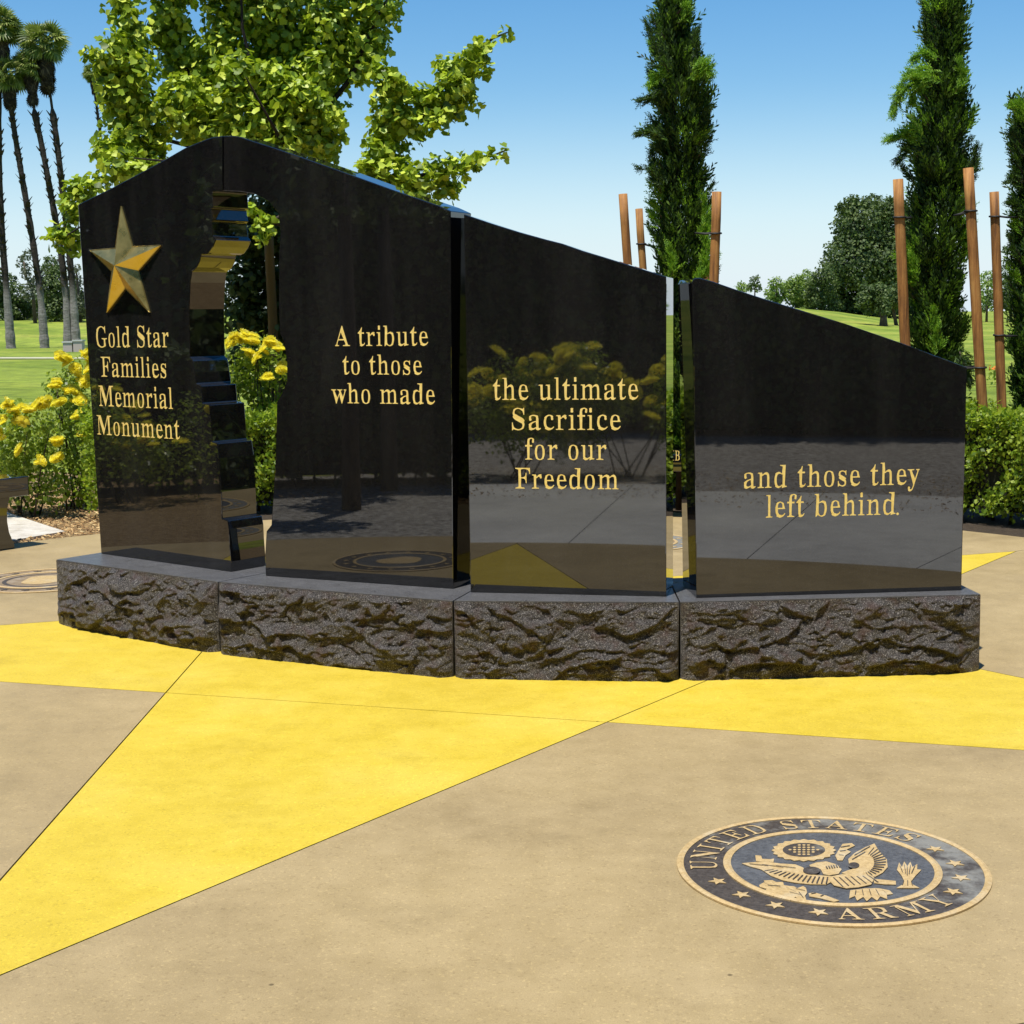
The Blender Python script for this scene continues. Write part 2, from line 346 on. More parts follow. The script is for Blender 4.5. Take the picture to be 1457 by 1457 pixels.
# approach walk on the camera side and beside the bench
def ringpoly(r0, r1, a0, a1, n=40): return arc(C0, r1, a0, a1, n)+arc(C0, r0, a0, a1, n)[::-1]
def quad_ring(name, r0, r1, a0, a1, z, m, n=60, jitter=0):
    V = []; Fc = []
    for i in range(n+1):
        a = a0+(a1-a0)*i/n
        for j, r in enumerate((r0, r1)):
            rr = r+(random.uniform(-jitter, jitter) if j else 0)
            V.append((C0.x+rr*math.cos(a), C0.y+rr*math.sin(a), z))
        if i: k = 2*i; Fc.append((k-2, k-1, k+1, k))
    return mesh(name, V, Fc, m)
bedo = quad_ring('mulch_bed', RC+.003, 10.2, rad(-35), rad(188), -.018, M_MULCH, 120, .25); tag(bedo, 'planting bed of pale bark mulch round the back of the plaza', kind='structure')
wk = empty('walkway', (0, 0, 0)); tag(wk, 'pale concrete walk curving round the front of the plaza', kind='structure')
nseg = 7
for i in range(nseg):
    a0, a1 = rad(-127.8)+i*rad(92)/nseg, rad(-127.8)+(i+1)*rad(92)/nseg
    slab('walkway_slab', ringpoly(RC+.006, 8.7, a0, a1, 10), M_WHITE, wk, z=-.003, g=.004)
side = [atz(*q).xy for q in [(92, 756.5), (20, 733), (-170, 660), (-330, 700), (-120, 800), (26, 768)]]
sw = empty('side_walk', (0, 0, 0)); tag(sw, 'bright concrete strip between the bench and the mulch', kind='structure'); slab('walkway_slab', side, M_SANDW, sw, z=.004, th=.05, g=0)
# bed on the camera side, beyond the walk (seen mirrored in the panels)
b2 = quad_ring('gravel_bed', 8.72, 16.5, rad(-126), rad(-20), -.02, M_GRAVEL, 90, .2); tag(b2, 'mulch bed beyond the walk on the camera side', kind='structure')
b3 = quad_ring('gravel_strip', RC+.003, 9.6, rad(188), rad(232), -.018, M_GRAVEL, 50, .15); tag(b3, 'pale gravelly bed left of the walk, between the plaza and the tall hedge', kind='structure')
# cream edging line far out on the left lawn
p0, p1 = atz(-300, 510, 0), atz(560, 512, 0)
bm = bmesh.new(); n = 24
for i in range(n):
    a_, c_ = p0.lerp(p1, i/n), p0.lerp(p1, (i+.985)/n)
    for q in (a_, c_): q.z = hill(q.x, q.y)+.02
    prism(bm, [a_, c_, c_+Vector((0, .9, 0)), a_+Vector((0, .9, 0))], Vector((0, 0, .06)))
tag(from_bm('path', bm, M_KERB), 'thin cream coloured path crossing the lawn below the palms', kind='structure')

# ================================================================ monument base blocks
HB = .345
FP = [atz(*q, HB) for q in [(80, 796), (311, 828), (645, 855), (967, 856.5), (1396, 845.5)]]
def fn(a, b): d = (b-a); d.z = 0; d.normalize(); return Vector((-d.y, d.x, 0))
FN = [fn(FP[i], FP[i+1]) for i in range(4)]
DEP = .62
jn = [FN[0], FN[0], (FN[1]+FN[2]).normalized(), (FN[2]+FN[3]).normalized(), FN[3]]
BP = [FP[i]+jn[i]*DEP for i in range(5)]
def rock_height(L, Hh, seed, e0=.05, e1=.05):
    r = np.random.default_rng(seed); nu, nv = int(L/.0052), int(Hh/.0052)
    U, Vv = np.meshgrid(np.linspace(0, L, nu+1), np.linspace(0, Hh, nv+1), indexing='ij')
    def vn(fx, fy, a):                               # cheap value noise
        gx, gy = int(L*fx)+3, int(Hh*fy)+3; G = r.random((gx, gy)); x, y = U*fx, Vv*fy; i, j = x.astype(int), y.astype(int); x, y = x-i, y-j
        x, y = x*x*(3-2*x), y*y*(3-2*y)
        return a*(G[i, j]*(1-x)*(1-y)+G[i+1, j]*x*(1-y)+G[i, j+1]*(1-x)*y+G[i+1, j+1]*x*y-.5)
    def facets(cx, cy, amp, tilt, wx, wy):
        uu, vv = U+vn(14, 14, wx), Vv+vn(14, 14, wy)+(U-L/2)*r.uniform(-.12, .12)
        gx, gy = int(L/cx)+3, int(Hh/cy)+3
        sx = (np.arange(gx)[:, None]-1+r.random((gx, gy)))*cx; sy = (np.arange(gy)[None, :]-1+r.random((gx, gy)))*cy
        off = r.uniform(-amp, amp, (gx, gy)); tx = r.uniform(-tilt, tilt, (gx, gy)); ty = r.uniform(-tilt*1.1, tilt*.9, (gx, gy))
        best = np.full(U.shape, 9e9); h = np.zeros(U.shape)
        for a in range(gx):
            for c in range(gy):
                q = ((uu-sx[a, c])/cx)**2+((vv-sy[a, c])/cy)**2; m = q < best
                best = np.where(m, q, best); h = np.where(m, off[a, c]+tx[a, c]*(uu-sx[a, c])+ty[a, c]*(vv-sy[a, c]), h)
        return h
    def saw(per, amp, wu, wv, wa):                    # broken ledges: run out downwards, then step back
        f = (Vv/per+vn(wu, wv, wa)+vn(wu*3, wv*2.5, wa*.35)) % 1.; return amp*(1-f)*np.clip(.5+vn(6, 10, 1.9), 0, 1)
    h = saw(.115, .036, 3.0, 5, 2.6)+saw(.05, .013, 7, 9, 2.2)+facets(.20, .09, .0045, .16, .10, .06)+facets(.09, .042, .003, .22, .05, .03)+.7*facets(.038, .02, .0022, .30, .02, .014)
    h = h+vn(70, 70, .0025)+vn(30, 34, .003)+vn(4, 9, .022)
    k = 1/3                                           # soften one step
    h2 = h.copy(); h2[1:-1, 1:-1] = (h[1:-1, 1:-1]*2+h[:-2, 1:-1]+h[2:, 1:-1]+h[1:-1, :-2]+h[1:-1, 2:])/6; h = h2
    vv = Vv/Hh; base = .050*(1-vv)**.75
    ed = np.clip(np.minimum(U/e0, (L-U)/e1), 0, 1)**.7
    top = np.clip((Hh-Vv)/.03, 0, 1)**.7
    low = .35+.65*np.clip(Vv/.05, 0, 1)
    return U, Vv, np.maximum(.003, (base+h*(.35+.65*top)*low)*(.06+.94*ed)*top+.002)
def rock_face(A, B, nout, Hh, seed, parent, e0=.05, e1=.05):
    L = (B-A).length; d = (B-A).normalized(); d.z = 0; U, Vv, h = rock_height(L, Hh, seed, e0, e1); nu, nv = U.shape
    X = np.stack([A.x+d.x*U+nout.x*h, A.y+d.y*U+nout.y*h, Vv], -1).reshape(-1, 3)
    i, j = np.meshgrid(np.arange(nu-1), np.arange(nv-1), indexing='ij'); a = (i*nv+j).ravel()
    Fq = np.stack([a, a+nv, a+nv+1, a+1], 1)
    return mesh('rough_face', X, Fq.tolist(), M_ROCK, parent)
labs = ['leftmost granite base block, under the gold star panel', 'second granite base block from the left, under the tribute panel',
        'third granite base block from the left, under the Sacrifice panel', 'rightmost granite base block, under the lowest panel']
for i in range(4):
    a_, b_, c_, d_ = FP[i], FP[i+1], BP[i+1], BP[i]
    dd = (b_-a_).normalized()*.0035; a_, d_ = a_+dd, d_+dd; b_, c_ = b_-dd, c_-dd
    root = empty('granite_block', ((a_+b_+c_+d_)/4).xy.to_3d(), labs[i], 'stone block', 'granite blocks of the monument base')
    bm = bmesh.new(); prism(bm, [Vector((p.x, p.y, HB)) for p in (a_, b_, c_, d_)], Vector((0, 0, -HB+.001))); 
    kid(from_bm('polished_body', bm, M_GTOP), root)
    kid(rock_face(a_.copy(), b_.copy(), -FN[i], HB-.004, 20+i, None, .2 if i == 0 else .05, .14 if i == 3 else .05), root)
    kid(rock_face(c_.copy(), d_.copy(), FN[i], HB-.004, 40+i, None), root)
    if 0: kid(rock_face(d_.copy(), a_.copy(), Vector(((a_-b_).normalized().x, (a_-b_).normalized().y, 0)), HB-.004, 60, None), root)
    if 0: kid(rock_face(b_.copy(), c_.copy(), Vector(((b_-a_).normalized().x, (b_-a_).normalized().y, 0)), HB-.004, 61, None), root)

# ================================================================ polished panels
TK = .23
PB = [((144, 788), (323, 813)), ((385, 820), (645, 838)), ((673, 843), (948, 849)), ((991, 851), (1368, 840))]
PL = [Plane(atz(*a, HB), atz(*b, HB)) for a, b in PB]
OUT = [
 [(144, 788), (111, 291), (132, 280.5), (154, 270), (192, 250), (231, 229), (263, 210.5), (291, 199), (303, 195), (316.3, 193.3), (316.3, 272),
  (301.5, 273), (303, 294), (300, 297), (303, 313), (300.5, 316), (303, 336), (307, 341), (303, 351), (297, 359.5), (293, 361.5), (286, 362), (284, 372), (279.5, 380.5),
  (273, 386), (270.5, 402), (269, 440), (270, 508), (274, 513), (277, 530), (279, 546), (286, 549), (287, 560), (288, 574), (298, 576), (300, 600), (302, 629), (309, 631), (312, 652), (315, 700), (316, 738),
  (324, 741), (326, 753), (327, 775), (329, 799), (329, 814)],
 [(378, 820), (377, 792), (379, 756), (386, 747), (389, 700), (392, 655), (393.5, 592), (394, 572), (401, 560), (408, 543), (408.5, 518), (404, 487), (398, 474), (396.5, 430), (397, 360), (399, 330), (396, 304),
  (382, 286), (362, 276), (340, 272.5), (318.3, 272), (318.3, 193.3), (331, 193), (342, 194.5), (350, 197.5), (385, 208.5), (419, 220), (487, 244), (556, 269), (624.5, 292.5), (641, 300), (645, 838)],
 [(669.5, 843), (660, 304.5), (700, 318), (740, 330.5), (778, 341), (800, 346.5), (830, 357), (860, 366), (900, 378.5), (948, 393.5), (948, 849)],
 [(991, 851), (986.5, 500), (984.5, 402), (987, 396.5), (993, 395), (1002, 397), (1013, 400), (1049, 412.5), (1093, 427), (1147, 443.5), (1201, 460), (1245, 475), (1284, 488.5), (1328, 505), (1376, 523), (1368, 840)]]
plab = ['black granite panel with the gold star and the title of the monument', 'tallest black granite panel reading A tribute to those who made',
        'black granite panel reading the ultimate Sacrifice for our Freedom', 'lowest black granite panel reading and those they left behind']
panels = []
for i in range(4):
    p = PL[i]; TK = (.23, .21, .32, .32)[i]; pts = [p.st(*q) for q in OUT[i]]
    pts = [(u, HB+.001 if (k == 0 or k == len(pts)-1) and abs(z-HB) < .06 else z) for k, (u, z) in enumerate(pts)]
    uc = sum(u for u, z in pts)/len(pts)
    root = empty('memorial_stone', p.P(uc, HB, TK/2), plab[i], 'memorial panel', 'polished granite panels of the monument')
    bm = bmesh.new(); prism(bm, [p.P(u, z) for u, z in pts], p.n*TK); bevel(bm, .0035, 2, .12 if i else .5)
    bmesh.ops.triangulate(bm, faces=[f for f in bm.faces if len(f.verts) > 4])
    kid(from_bm('polished_slab', bm, M_GRAN), root); panels.append(root)

# ---------------------------------------------------------------- lettering (outlines drawn here, serif capitals and lower case)
GL = json.loads('''{".":[180,[89,-9,82,-8,75,-5,72,1,54,10,65,22,66,36,65,51,54,63,72,71,75,77,81,80,89,81,98,80,105,77,108,71,126,63,115,51,114,36,115,22,126,10,108,1,105,-5,98,-8]],"A":[437,[12,0,-6,18,4,19,14,24,31,30,39,41,45,55,51,75,207,466,224,465,359,87,381,34,395,25,430,20,441,18,441,0,231,0,235,18,259,21,304,30,310,46,297,81,267,132,102,132,77,71,73,59,71,48,73,32,96,21,123,18,123,18,107,0],[113,161,256,161,177,319]],"B":[443,[18,0,21,17,37,20,52,25,88,32,95,44,98,60,99,82,99,369,96,412,93,421,83,428,51,433,21,439,17,455,220,455,296,449,349,429,385,396,370,351,365,313,369,283,331,261,284,247,341,231,385,206,384,173,391,132,387,93,397,61,370,35,329,15,290,4,237,0],[167,252,189,252,222,254,245,261,274,272,293,290,304,314,310,345,307,373,299,395,288,412,257,424,239,431,216,434,203,433,175,430,160,425,157,391],[222,24,249,27,268,35,302,49,315,69,324,95,328,128,324,162,312,188,293,208,258,221,233,228,199,231,167,231,157,65,158,51,159,41,165,33,181,28,208,25]],"D":[496,[22,0,25,17,39,19,53,23,88,30,96,39,98,54,99,75,99,374,98,397,95,415,86,426,50,433,35,437,20,439,17,455,221,455,278,452,322,441,369,422,405,396,410,364,427,325,437,279,441,228,428,128,407,57,326,14,228,0],[223,24,263,30,306,47,340,75,354,104,368,139,374,181,377,229,367,318,338,382,279,420,224,433,208,432,180,429,163,423,159,415,158,402,157,385,157,72,158,55,159,42,164,34,180,29,208,25]],"E":[442,[16,0,19,17,36,18,51,22,88,30,96,41,99,57,100,78,100,369,99,394,96,413,88,425,51,433,37,437,21,439,18,455,397,455,399,320,383,320,376,357,366,386,340,406,313,420,278,428,232,430,200,428,176,426,163,422,159,417,158,388,167,246,195,246,222,248,243,256,266,269,275,288,282,313,288,345,304,345,304,118,287,118,284,143,281,164,276,181,270,195,254,206,241,213,226,218,208,221,186,222,167,222,158,67,159,53,161,42,170,35,201,31,213,28,230,28,263,29,291,32,314,39,335,48,354,60,377,75,389,94,400,116,411,143,429,143,400,0]],"F":[404,[17,0,20,17,37,20,52,26,89,34,96,45,98,62,99,84,99,375,98,396,95,412,86,423,50,430,35,435,19,439,16,455,392,455,394,320,377,320,373,345,367,367,360,385,351,400,328,412,310,420,289,426,263,430,230,431,200,429,160,421,157,398,167,247,191,247,218,250,239,257,263,270,272,289,279,314,284,347,302,347,302,118,285,118,280,154,273,181,263,200,239,213,218,221,190,224,167,224,157,81,161,43,165,34,178,28,210,24,249,17,255,0]],"G":[508,[268,-10,223,-7,186,3,143,19,108,42,80,70,81,103,66,141,58,183,55,229,58,274,66,315,80,352,80,385,107,413,141,435,182,452,225,462,257,465,285,463,328,454,367,441,388,436,408,443,419,465,436,465,437,308,420,308,412,334,403,357,392,379,379,397,348,413,329,426,310,436,290,441,266,443,214,430,160,389,130,322,118,228,122,178,130,135,144,98,162,67,194,37,237,19,275,13,299,14,316,19,342,27,359,39,365,53,366,71,366,128,365,146,362,161,351,170,317,176,300,180,282,182,277,198,498,198,496,182,480,180,466,177,433,171,425,161,423,147,422,128,443,29,399,12,356,0,306,-8]],"I":[261,[15,0,18,17,35,21,50,26,85,32,96,42,99,56,100,75,100,387,99,405,96,419,86,427,52,433,36,437,19,439,15,455,243,455,239,439,222,437,207,433,173,427,162,419,159,405,158,387,158,77,161,44,164,37,175,31,206,26,240,17,244,0]],"M":[634,[16,0,19,17,35,20,50,24,68,32,74,43,77,58,78,79,78,382,100,416,95,423,83,428,53,432,21,439,17,455,183,455,317,142,451,455,615,455,613,439,597,436,583,430,545,423,535,412,537,397,536,378,536,85,539,43,541,34,551,28,582,23,611,17,615,0,397,0,401,17,433,25,463,29,474,36,476,44,479,83,456,399,287,0,271,0,105,389,102,80,103,57,106,41,112,30,131,23,147,19,164,17,167,0]],"N":[494,[403,-11,106,350,104,79,104,57,107,42,112,31,129,24,144,20,161,17,165,0,20,0,24,17,54,23,68,27,74,33,76,41,79,79,105,388,56,433,19,439,20,455,140,455,391,169,394,377,391,414,389,421,383,427,369,431,337,439,333,455,478,455,475,439,458,436,443,432,426,425,421,414,419,398,419,377,420,-11]],"R":[473,[17,0,20,17,37,20,52,24,89,32,96,43,98,59,99,81,99,379,98,398,95,413,87,424,51,431,37,436,21,439,18,455,217,455,264,453,304,448,334,439,366,426,395,403,386,372,390,334,386,296,392,265,357,241,303,224,404,50,429,26,459,21,468,18,478,17,478,17,478,0,340,0,216,212,167,212,157,81,158,59,161,43,168,32,205,24,220,20,237,17,240,0],[167,234,205,234,237,236,261,245,296,258,315,278,325,304,329,336,317,389,279,421,225,431,208,430,182,427,165,422,159,414,158,402,157,385]],"S":[390,[44,-11,44,158,62,158,72,113,83,77,99,50,136,30,163,19,197,15,221,17,241,24,264,36,279,51,288,69,293,89,291,117,274,140,225,160,164,191,128,210,99,231,77,253,65,276,79,302,67,332,65,358,70,381,77,403,80,421,96,437,118,449,138,459,167,464,184,466,221,461,280,448,289,446,300,445,311,447,317,454,320,466,338,466,339,319,322,319,316,343,309,365,301,385,290,402,265,417,248,429,231,438,214,443,194,445,172,443,155,437,135,426,122,413,114,398,109,380,109,364,112,349,120,336,151,325,168,314,188,303,252,273,277,260,300,247,317,233,331,219,339,204,347,188,325,171,335,153,340,133,340,106,335,80,327,58,323,38,303,21,277,8,253,-2,218,-8,192,-10,167,-8,127,1,101,9,85,12,68,7,61,-11]],"T":[423,[94,0,98,17,115,19,130,23,168,31,177,42,179,59,180,81,171,433,148,433,115,430,88,420,57,403,43,380,34,352,29,318,11,318,13,455,408,455,410,317,394,317,384,368,365,404,319,426,271,433,248,433,239,81,240,58,242,41,251,30,288,23,304,19,322,17,326,0]],"U":[492,[248,-13,193,-8,151,6,114,29,114,61,102,103,98,155,98,379,97,398,95,413,86,424,50,431,36,436,19,439,17,455,239,455,235,439,202,432,173,428,161,422,159,415,156,379,157,140,160,104,168,74,183,51,221,35,244,25,275,22,326,31,364,56,386,99,395,159,395,378,394,398,392,413,386,423,368,431,352,436,334,439,330,455,472,455,471,439,455,435,442,429,426,421,422,411,420,396,419,378,419,181,417,133,410,92,396,58,380,32,343,7,301,-8]],"Y":[426,[103,0,106,17,123,20,138,24,174,32,182,43,184,59,185,81,185,179,73,387,63,406,53,421,14,429,1,435,-11,438,-12,455,205,455,202,438,194,438,165,432,133,428,128,423,128,416,138,392,248,226,335,366,344,382,350,396,353,408,352,424,326,435,299,438,300,438,297,455,437,455,437,438,428,435,418,431,399,424,379,392,242,203,243,81,244,59,247,43,254,32,291,24,306,20,323,17,326,0]],"a":[344,[255,-10,235,-5,208,10,205,35,166,11,124,-4,95,-9,82,-6,71,0,40,11,53,26,45,43,42,63,46,91,39,115,64,136,100,155,144,173,216,190,218,241,215,258,209,272,200,282,177,290,164,294,148,296,123,293,106,286,97,274,99,257,104,231,105,220,117,210,98,202,94,196,87,192,77,191,68,192,61,196,59,203,52,212,52,223,51,236,50,252,53,266,49,278,62,290,79,300,98,308,126,314,142,317,162,318,196,315,232,307,263,292,262,271,270,244,272,210,272,62,276,40,303,34,320,42,329,28,305,7,276,-6],[151,34,174,41,220,63,207,169,154,151,115,123,99,84,100,56,116,39]],"b":[361,[44,-11,64,388,64,407,62,420,59,428,46,434,21,437,10,439,27,455,119,455,134,279,164,301,200,314,221,318,238,316,253,310,282,299,301,284,296,266,307,245,314,221,319,195,320,166,319,133,314,103,305,75,293,51,291,30,269,13,233,0,214,-8,192,-10,173,-6,134,7,105,28,52,-11],[183,14,204,18,229,30,244,49,255,77,263,114,266,160,264,197,258,228,249,251,235,267,204,277,184,280,174,279,164,275,155,270,124,262,120,253,117,242,117,69,139,38,157,20]],"c":[293,[155,-10,138,-8,122,-1,88,11,67,26,74,45,59,68,49,93,43,120,40,150,42,181,47,210,56,237,55,260,74,280,97,297,124,309,154,317,175,319,197,317,224,310,249,298,265,283,258,265,261,245,262,233,272,223,255,215,252,209,245,205,237,204,221,209,212,225,213,251,212,261,211,271,204,286,189,294,169,297,133,285,107,248,94,187,94,142,102,105,115,76,138,55,178,42,204,38,228,42,250,53,271,72,285,60,247,21,194,-2]],"d":[370,[139,-10,123,-8,109,-1,78,10,61,26,64,44,54,66,47,91,43,118,42,147,43,180,47,210,55,237,66,261,63,281,82,297,114,309,129,316,146,318,165,314,199,301,227,280,244,401,243,413,241,423,231,430,203,435,192,438,180,439,178,455,317,455,298,75,302,41,313,35,340,30,351,28,339,11,312,8,269,1,228,-10,226,39,201,12,165,-5],[171,28,182,30,192,34,202,41,211,51,241,62,244,76,244,242,242,252,238,262,206,270,196,276,186,279,174,281,155,277,126,267,113,250,104,225,98,193,96,153,98,115,103,83,112,58,124,42,153,32]],"e":[301,[154,-10,135,-8,120,-1,86,10,66,26,73,45,59,69,49,95,44,125,42,157,43,187,47,215,55,240,65,263,68,282,88,298,113,309,139,316,157,318,182,314,221,301,249,280,254,251,263,216,280,173,281,166,104,166,105,97,138,56,199,42,225,47,248,62,270,86,285,73,258,36,226,11,181,-5],[104,192,212,192,217,215,213,241,208,261,200,277,190,288,175,295,161,297,130,286,108,255,97,203]],"f":[214,[17,0,17,16,56,22,72,35,74,73,66,277,19,277,19,310,66,310,74,353,76,386,84,413,85,436,114,452,147,461,174,465,193,463,219,456,238,446,253,432,248,417,248,400,247,386,247,375,240,367,238,360,231,357,224,355,215,356,209,360,206,365,189,372,199,381,200,391,204,420,204,426,204,433,199,438,191,442,180,443,168,442,152,437,143,430,129,390,134,310,197,310,197,277,134,277,127,65,127,47,129,34,137,26,167,20,180,17,195,16,198,0]],"h":[381,[20,0,20,16,30,17,54,21,68,26,72,33,73,43,74,56,74,399,73,412,71,422,68,429,56,435,31,438,20,440,38,455,129,455,144,267,176,295,215,313,243,318,274,306,301,271,309,212,309,56,310,43,311,33,314,26,327,21,352,17,362,16,361,0,204,0,203,16,207,16,240,21,254,34,256,56,255,217,249,258,239,265,215,270,203,271,183,267,164,255,127,235,127,56,131,26,144,21,168,17,179,16,178,0]],"i":[198,[101,362,91,364,83,368,66,376,73,387,72,399,73,412,72,426,73,438,65,449,83,457,91,462,101,463,110,462,118,457,136,449,129,438,129,426,129,412,129,399,129,387,135,376,118,368,110,364],[20,0,20,16,30,18,54,21,68,26,72,32,73,43,74,56,74,252,70,285,56,289,32,292,22,293,40,310,129,310,127,56,131,26,144,21,168,18,179,16,178,0]],"l":[199,[20,0,20,16,30,18,54,21,68,26,72,32,73,43,74,56,74,398,70,429,58,434,33,438,22,439,39,455,129,455,127,56,131,26,144,21,168,18,179,16,178,0]],"m":[554,[20,0,20,16,30,17,54,21,67,26,71,33,73,43,73,56,73,253,68,284,56,289,31,293,20,294,38,310,128,310,143,265,174,294,212,312,237,318,267,312,305,293,318,261,349,293,389,312,417,318,448,306,474,271,483,212,483,56,486,26,499,21,524,17,535,16,534,0,379,0,379,16,389,18,414,21,427,26,430,56,430,217,423,258,414,265,389,270,377,271,358,268,341,256,304,237,304,56,307,26,320,21,345,18,355,16,354,0,201,0,201,16,211,18,236,21,248,26,252,56,252,217,245,258,236,265,211,270,199,271,180,267,162,255,126,235,126,56,129,27,141,21,166,18,176,16,175,0]],"n":[381,[20,0,20,16,30,17,54,21,68,26,72,33,73,43,74,56,75,253,69,284,56,289,31,293,20,294,38,310,129,310,144,267,176,296,214,313,243,318,274,306,301,271,309,212,309,56,310,43,311,33,314,26,327,21,352,17,362,16,361,0,204,0,203,16,207,16,240,21,254,34,256,56,255,217,249,258,239,265,215,270,203,271,183,267,164,255,127,235,127,56,131,26,144,21,168,17,179,16,178,0]],"o":[336,[169,-10,147,-8,118,-1,92,11,69,27,66,47,55,70,47,96,42,124,41,154,42,184,47,213,55,239,66,262,69,281,92,297,116,309,147,316,168,318,189,316,219,309,243,298,266,282,269,263,280,240,289,214,294,185,295,154,294,123,289,94,281,69,269,46,266,26,244,11,218,-1,190,-8],[169,11,186,14,206,24,219,39,234,81,241,154,237,206,229,245,218,271,204,286,185,296,169,299,151,296,132,286,118,271,107,245,99,206,95,154,102,82,118,39,132,24,152,14]],"r":[287,[20,0,20,16,30,18,54,21,68,26,72,32,73,43,74,56,73,252,73,267,71,278,68,285,54,289,32,292,22,293,39,310,127,310,144,252,160,272,172,288,188,301,211,311,223,316,233,318,246,317,255,312,274,304,264,293,263,281,271,266,273,254,273,243,266,234,263,228,257,224,248,222,240,223,234,226,232,231,221,250,215,255,196,259,189,260,179,258,171,252,162,241,132,228,129,211,128,192,128,56,128,42,130,32,140,25,167,21,180,18,193,16,196,0]],"s":[288,[151,-10,137,-8,121,-3,88,6,73,9,62,7,56,1,51,-9,36,-9,36,105,53,105,59,79,67,57,79,39,103,26,121,17,140,15,156,16,168,20,184,27,193,35,199,46,202,58,201,76,190,92,156,105,108,130,86,142,68,155,54,169,76,185,62,202,53,220,53,247,59,270,65,291,90,306,125,316,141,319,160,316,197,308,205,306,213,305,221,306,226,311,230,319,243,319,244,222,228,222,221,244,214,262,203,277,182,288,167,294,149,296,136,295,125,292,111,286,103,278,98,269,95,259,95,249,96,240,102,232,146,212,190,189,211,178,229,165,241,151,219,136,233,117,242,95,242,65,235,39,228,18,200,2,172,-7]],"t":[228,[123,-9,105,-7,94,-1,66,10,86,26,72,46,70,71,62,279,22,279,20,300,98,369,129,424,143,424,130,310,200,310,200,279,131,279,123,82,128,51,136,45,150,41,168,40,183,44,195,56,206,75,220,66,198,24,153,-1]],"u":[375,[131,-10,112,-7,100,2,65,17,75,38,69,65,67,97,67,248,62,282,51,289,24,293,13,294,31,310,122,310,121,74,123,63,125,54,132,46,144,40,166,37,177,36,196,39,213,49,250,66,250,248,249,263,247,275,243,283,229,289,204,293,192,294,209,310,304,310,303,70,303,56,305,46,310,39,324,34,347,31,358,30,346,13,318,10,274,3,232,-10,231,40,216,26,201,13,181,3,160,-4,146,-9]],"w":[435,[123,-10,39,265,27,284,-11,293,-9,310,136,310,138,293,102,289,93,276,95,266,99,253,166,127,231,235,222,266,207,288,169,295,170,310,321,310,322,293,296,291,277,285,275,276,276,269,277,262,335,141,383,256,389,275,384,289,358,295,368,310,433,310,445,295,437,293,425,290,419,284,410,258,304,-10,289,-10,223,197,139,-10]],"y":[300,[53,-140,42,-139,33,-133,11,-125,23,-113,12,-100,10,-84,10,-73,11,-62,7,-53,20,-46,27,-41,36,-40,44,-41,51,-44,53,-49,70,-57,60,-65,59,-76,58,-81,57,-87,59,-94,70,-97,86,-99,94,-96,104,-88,114,-74,129,-44,142,-5,57,251,49,275,34,287,-3,293,-4,293,-3,310,160,310,159,293,123,289,109,286,106,281,107,275,109,267,112,257,185,119,231,241,238,260,241,274,241,281,239,286,233,289,206,293,216,310,286,310,299,293,291,292,278,288,271,281,258,242,161,-24,129,-96,118,-111,106,-122,83,-131,77,-136,65,-139]]}''')
def text_mesh(chars):                                 # chars: list of (char, function from glyph xy to 2d plane xy)
    cu = bpy.data.curves.new('inscription', 'CURVE'); cu.dimensions = '2D'; cu.fill_mode = 'BOTH'
    for ch, fx in chars:
        if ch == ' ': continue
        for q in GL[ch][1:]:
            s_ = cu.splines.new('POLY'); n = len(q)//2; s_.points.add(n-1)
            for k in range(n):
                x, y = fx(q[2*k]/1000, q[2*k+1]/1000); s_.points[k].co = (x, y, 0, 1)
            s_.use_cyclic_u = True
    o = bpy.data.objects.new('tmp', cu); me = bpy.data.meshes.new_from_object(o); bpy.data.objects.remove(o); return me
def adv(ch): return .2 if ch == ' ' else GL[ch][0]/1000
def inscription(pi, txt, x0, y0, x1, y1, ytop, sp_=.012):
    p = PL[pi]; u0, z0 = p.st(x0, y0); u1, z1 = p.st(x1, y1); zt = p.st(x0, ytop)[1]
    Wd = sum(adv(c)+sp_ for c in txt)-sp_-.03; sx = (u1-u0)/Wd; sz = (zt-z0)/.445; zb = (z0+z1)/2
    x = 0.; L = []
    for ch in txt:
        L.append((ch, (lambda X: lambda gx, gy: (u0+(gx+X)*sx, zb+gy*sz))(x))); x += adv(ch)+sp_
    wd = []
    for t_ in L+[(' ', None)]:
        if t_[0] != ' ': wd.append(t_); continue
        me = text_mesh(wd); wd = []
        for v in me.vertices: v.co = p.P(v.co.x, v.co.y, -.0012)
        kid(link('inscription_word', me, M_PAINT), panels[pi])
for a in [(0, 'Gold Star', 136, 494, 240, 494, 465.5), (0, 'Families', 144, 536.6, 237.5, 537, 509), (0, 'Memorial', 141, 578.3, 246, 581, 550), (0, 'Monument', 138.5, 619, 255.5, 624, 592.3),
          (1, 'A tribute', 477, 491.5, 608.7, 492.6, 464), (1, 'to those', 487, 532.4, 600, 533.3, 505), (1, 'who made', 472.5, 573, 618.5, 575.7, 545),
          (2, 'the ultimate', 700.5, 570.2, 907.5, 567.2, 539.5), (2, 'Sacrifice', 726, 612.4, 882.5, 610.8, 582.5), (2, 'for our', 746.5, 654.7, 862, 653.4, 625), (2, 'Freedom', 732.5, 696, 879.5, 695, 667.3),
          (3, 'and those they', 1056, 694, 1306.5, 690, 662.5), (3, 'left behind', 1088.5, 736.3, 1273.5, 732, 705)]: inscription(*a)
p = PL[3]; u, z = p.st(1277, 731); bm = bmesh.new(); bmesh.ops.create_circle(bm, cap_ends=True, radius=.006, segments=12)
for v in bm.verts: v.co = p.P(u+v.co.x, z+v.co.y, -.0012)
kid(from_bm('full_stop', bm, M_PAINT), panels[3])

